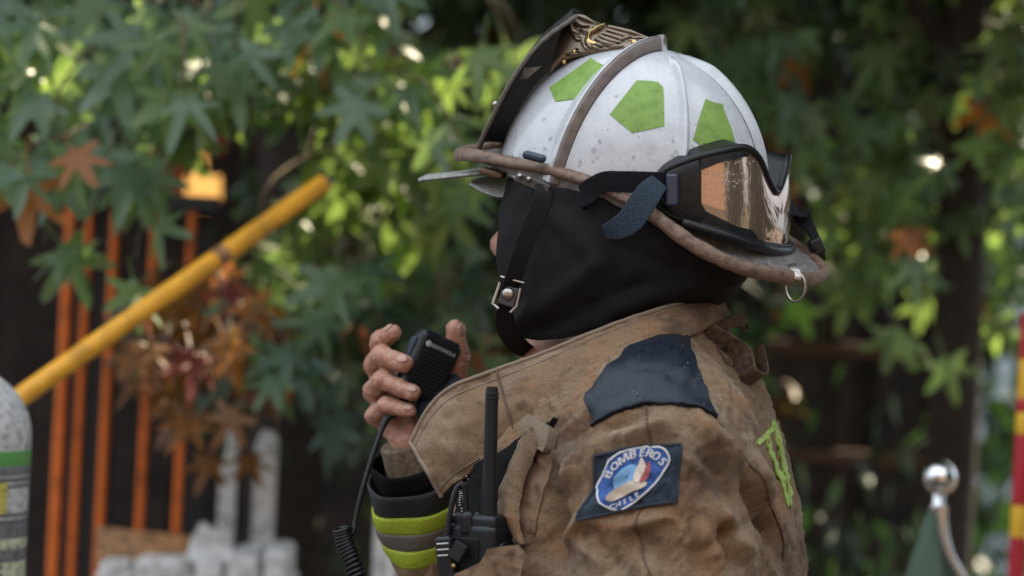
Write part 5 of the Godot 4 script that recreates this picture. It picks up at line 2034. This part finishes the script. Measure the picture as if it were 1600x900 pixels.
		mass(sh, "foliage", p + Vector3(0, 0.85, 0), Vector3(0.30, 0.55, 0.22), 170, 0.085, dark, 24, small_leaf)

# ================================================================ things standing about
func make_props() -> void:
	# orange bar fence
	var d := 4.75
	var z := FOCUS - d
	var xs := []
	for q in [97, 126, 167, 229, 287]:
		xs.append(at(q, 600, d).x)
	var topy := at(150, 322, d).y
	var o := thing("bar_fence", "steel fence with thin orange upright bars and a dark post under the leaves", "fence", Vector3(xs[2], 0, z))
	for k in 5:
		var r: float = [0.0105, 0.0075, 0.0085, 0.0080, 0.0080][k]
		part(o, "bar", tube(PackedVector3Array([Vector3(xs[k], 0.12, z), Vector3(xs[k], 1.0, z), Vector3(xs[k], topy, z)]), [r], 10), M.orange_paint)
	part(o, "rail", box(Vector3(xs[0] - 0.5, 0.09, z - 0.02), Vector3(xs[4] + 0.05, 0.13, z + 0.02)), M.dark_steel)
	part(o, "rail", box(Vector3(xs[0] - 0.5, topy, z - 0.015), Vector3(xs[4] + 0.05, topy + 0.03, z + 0.015)), M.dark_steel)
	for q in [xs[0] + 0.022, xs[1] + 0.028, xs[4] + 0.02]:
		part(o, "post", box(Vector3(q - 0.022, 0.0, z - 0.08), Vector3(q + 0.022, topy, z - 0.03)), M.dark_steel)
	# red sheet behind the leaves, with sun spots put in as orange patches
	var rs := thing("red_sheet", "dark red metal sheet with sun spots coloured in as orange patches hanging behind the leaves", "sheet", at(300, 330, 6.2))
	for q in [[225, 205, 288, 322], [288, 205, 350, 240]]:
		part(rs, "panel", sheet([PackedVector3Array([at(q[0], q[3], 6.2), at(q[2], q[3], 6.2)]), PackedVector3Array([at(q[0], q[1], 6.2), at(q[2], q[1], 6.2)])], 0.004), M.red_sheet)
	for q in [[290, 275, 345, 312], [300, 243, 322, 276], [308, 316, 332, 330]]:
		part(rs, "patch", sheet([PackedVector3Array([at(q[0], q[3], 6.2), at(q[2], q[3], 6.2)]), PackedVector3Array([at(q[0], q[1], 6.2), at(q[2], q[1], 6.2)])], 0.0), M.sun_spot_orange)
	# yellow pole, its butt on the ground outside the picture
	var pa := at(505, 287, 3.95)
	var pb := at(30, 622, 3.55)
	var dir := (pb - pa).normalized()
	var foot := pa + dir * ((pa.y - 0.02) / -dir.y)
	var yp := thing("yellow_pole", "long yellow fibreglass pike pole slanting up into the leaves", "pole", foot)
	part(yp, "shaft", tube(PackedVector3Array([foot, foot.lerp(pa, 0.5), pa]), [0.0155], 16), M.yellow_pole)
	part(yp, "tip", tube(PackedVector3Array([pa, pa - dir * 0.01, pa - dir * 0.02]), [0.0155, 0.012, 0.006], 12), M.dark_steel)
	var cpt := pa.lerp(pb, 0.365)
	part(yp, "clamp", tube(PackedVector3Array([cpt - dir * 0.012, cpt + dir * 0.012]), [0.0165], 16), M.wood)
	# gas cylinder
	var cd := 3.2
	var cr := 0.0905
	var cx := at(-60, 680, cd)
	var cyl := thing("gas_cylinder", "scuffed white gas cylinder with green, yellow and cream bands", "cylinder", Vector3(cx.x, 0, cx.z))
	var hy := cx.y
	var prof := [Vector2(0.001, 0.0), Vector2(cr * 0.9, 0.0), Vector2(cr, 0.02), Vector2(cr, hy)]
	for k in 9:
		var a := PI / 2 * (k + 1) / 9.0
		prof.append(Vector2(maxf(cr * cos(a), 0.001), hy + cr * sin(a)))
	part(cyl, "body", lathe(prof, 48, Transform3D(Basis(), Vector3(cx.x, 0, cx.z))), M.tank)
	for q in [[700, 724, "band", "tank_green"], [724, 738, "band", "tank_grey"], [741, 747, "line", "tank_dark"], [752, 757, "line", "tank_dark"], [796, 801, "line", "tank_dark"], [806, 812, "line", "tank_dark"], [812, 836, "band", "tank_grey"], [836, 852, "band", "tank_cream"], [852, 872, "band", "tank_grey"], [872, 915, "band", "tank_cream"]]:
		var y0: float = at(0, q[1], cd).y
		var y1: float = at(0, q[0], cd).y
		part(cyl, q[2], lathe([Vector2(cr - 0.001, y0), Vector2(cr + 0.0007, y0), Vector2(cr + 0.0007, y1), Vector2(cr - 0.001, y1)], 48, Transform3D(Basis(), Vector3(cx.x, 0, cx.z))), M[q[3]])
	var srow := []
	for j in 2:
		var row := PackedVector3Array()
		for i in 9:
			var a := lerpf(0.15, 0.95, i / 8.0)
			row.append(Vector3(cx.x + sin(a) * (cr + 0.0012), at(0, [796, 748][j], cd).y, cx.z + cos(a) * (cr + 0.0012)))
		srow.append(row)
	part(cyl, "sticker", sheet(srow, 0.0005), M.tank_yellow)
	var tx := flat_text("845", Transform3D(), 0.030)
	var arr := tx.surface_get_arrays(0)
	var tv: PackedVector3Array = arr[Mesh.ARRAY_VERTEX]
	for i in tv.size():
		var a := (tv[i].x / cr) + 0.62
		tv[i] = Vector3(cx.x + sin(a) * (cr + 0.0014), at(0, 893, cd).y + tv[i].y, cx.z + cos(a) * (cr + 0.0014))
	arr[Mesh.ARRAY_VERTEX] = tv
	var tmesh := ArrayMesh.new()
	tmesh.add_surface_from_arrays(Mesh.PRIMITIVE_TRIANGLES, arr)
	part(cyl, "lettering", tmesh, M.tank_dark)
	# white wall with broken blocks, plank and slab
	var wd := 4.35
	var wz := FOCUS - wd
	var wl := at(150, 880, wd)
	var wr := at(455, 880, wd)
	var wall := thing("plaster_wall", "low white plastered wall with a broken uneven top", "wall", Vector3((wl.x + wr.x) / 2, 0, wz))
	var wt := at(300, 898, wd).y - 0.005
	part(wall, "core", box(Vector3(wl.x, 0, wz - 0.18), Vector3(wr.x, wt, wz)), M.plaster)
	rng.seed = 6
	for q in [[152, 205, 880], [207, 300, 874], [302, 350, 878], [352, 408, 868], [410, 452, 862]]:
		var a := at(q[0], q[2], wd)
		var b := at(q[1], q[2], wd)
		part(wall, "coping_block", rbox(Vector3(b.x - a.x - 0.004, a.y - wt - 0.002 + 0.01, 0.17), 0.012, Transform3D(Basis(Vector3(0, 0, 1), rng.randf_range(-0.04, 0.04)), Vector3((a.x + b.x) / 2, (a.y + wt) / 2, wz - 0.09))), M.plaster)
	var pk := at(226, 852, wd - 0.02)
	var pl := thing("wooden_plank", "orange-brown wooden board standing on the white wall behind its edge", "board", pk - Vector3(0, 0.04, 0.08))
	var pa0 := at(150, 884, wd + 0.06)
	var pa1 := at(300, 878, wd + 0.06)
	var pa2 := at(298, 838, wd + 0.09)
	var pa3 := at(152, 822, wd + 0.09)
	part(pl, "board", flat(sheet([PackedVector3Array([pa0, pa1]), PackedVector3Array([pa3, pa2])], 0.02)), M.wood)
	var sk := at(330, 850, wd)
	var sl := thing("broken_slab", "pale grey broken slab leaning on the white wall beside the wooden board", "slab", sk - Vector3(0, 0.04, 0))
	part(sl, "slab", flat(sheet([PackedVector3Array([at(288, 880, wd + 0.03), at(330, 880, wd + 0.03), at(368, 876, wd + 0.03)]), PackedVector3Array([at(300, 838, wd + 0.05), at(332, 846, wd + 0.05), at(360, 850, wd + 0.05)]), PackedVector3Array([at(316, 814, wd + 0.07), at(335, 826, wd + 0.07), at(352, 842, wd + 0.07)])], 0.03)), M.plaster)
	# pale pickets behind the wall
	for q in [[360, 664, 0.016, "pale weathered picket behind the white wall, nearer the orange bars"], [418, 672, 0.021, "pale weathered picket behind the white wall, nearer the dark trunk"]]:
		var p := at(q[0], q[1], 4.75)
		var pkt := thing("fence_picket", q[3], "picket", Vector3(p.x, 0, p.z), Transform3D(), "pale pickets behind the white wall")
		var w: float = q[2]
		var pr := PackedVector3Array([Vector3(p.x - w, 0, p.z), Vector3(p.x + w, 0, p.z)])
		part(pkt, "board", flat(sheet([pr, PackedVector3Array([Vector3(p.x - w, p.y - 0.03, p.z), Vector3(p.x + w, p.y - 0.02, p.z)]), PackedVector3Array([Vector3(p.x - w * 0.5, p.y, p.z), Vector3(p.x + w * 0.6, p.y - 0.004, p.z)])], 0.018)), M.plaster)
	# white board leaning behind the sleeve
	var la := at(598, 752, 4.4)
	var lb := at(600, 905, 4.4)
	var lw := 0.021
	var lbd := thing("white_board", "narrow white board standing upright behind the firefighter's sleeve", "board", Vector3(lb.x - 0.05, 0, lb.z))
	part(lbd, "board", flat(sheet([PackedVector3Array([Vector3(lb.x - lw - 0.05, 0, lb.z), Vector3(lb.x + lw - 0.05, 0, lb.z)]), PackedVector3Array([lb - Vector3(lw, 0, 0), lb + Vector3(lw, 0, 0)]), PackedVector3Array([la - Vector3(lw * 0.6, 0, 0), la + Vector3(lw * 0.7, 0.01, 0)])], 0.015)), M.plaster)
	# chrome finial on a stand with a green cloth
	var fd := 3.75
	var fb := at(1468, 746, fd)
	var fs := thing("chrome_stand", "chrome ball finial on a slim stand draped with green cloth", "stand", Vector3(fb.x, 0, fb.z))
	part(fs, "finial", ball(fb, Vector3.ONE * 0.0275, 32), M.chrome)
	part(fs, "neck", lathe([Vector2(0.006, 0), Vector2(0.016, 0.003), Vector2(0.009, 0.012), Vector2(0.010, 0.024), Vector2(0.005, 0.03)], 24, Transform3D(Basis(), fb - Vector3(0, 0.052, 0))), M.chrome)
	part(fs, "post", tube(PackedVector3Array([Vector3(fb.x, 0, fb.z), Vector3(fb.x, 0.6, fb.z), fb - Vector3(0, 0.045, 0)]), [0.011], 16), M.chrome)
	part(fs, "base", lathe([Vector2(0.001, 0), Vector2(0.14, 0), Vector2(0.14, 0.01), Vector2(0.05, 0.03), Vector2(0.012, 0.05), Vector2(0.001, 0.05)], 32, Transform3D(Basis(), Vector3(fb.x, 0, fb.z))), M.chrome)
	part(fs, "arm", tube(smooth([at(1472, 790, fd - 0.03), at(1474, 830, fd - 0.03), at(1484, 868, fd - 0.03), at(1504, 905, fd - 0.03), at(1520, 940, fd - 0.03)], 20), [0.0075], 12), M.chrome)
	var crow := []
	for j in 10:
		var row := PackedVector3Array()
		for i in 40:
			var a := TAU * i / 40.0
			var f := j / 9.0
			var r := lerpf(0.012, 0.060, pow(f, 0.8)) * (1.0 + 0.16 * f * sin(a * 6.0) + 0.08 * f * sin(a * 11.0))
			row.append(fb + Vector3(-0.016 * f + cos(a) * r, -0.045 - 0.26 * f, sin(a) * r * 0.7))
		crow.append(row)
	part(fs, "cloth", sheet(crow, 0.002, true), M.green_cloth)
	# striped pole at the edge of the picture
	var sd := 3.9
	var sx := at(1602, 620, sd)
	var sp := thing("striped_pole", "slim red and yellow striped pole", "pole", Vector3(sx.x, 0, sx.z))
	var marks := [at(1600, 490, sd).y, at(1600, 561, sd).y, at(1600, 622, sd).y, at(1600, 644, sd).y, at(1600, 678, sd).y, at(1600, 790, sd).y, at(1600, 840, sd).y, 0.7, 0.6, 0.0]
	for k in marks.size() - 1:
		part(sp, "band", lathe([Vector2(0.001, marks[k + 1]), Vector2(0.0135, marks[k + 1]), Vector2(0.0135, marks[k]), Vector2(0.001, marks[k])], 20, Transform3D(Basis(), Vector3(sx.x, 0, sx.z))), M.pole_red if k % 2 == 0 else M.pole_yellow)
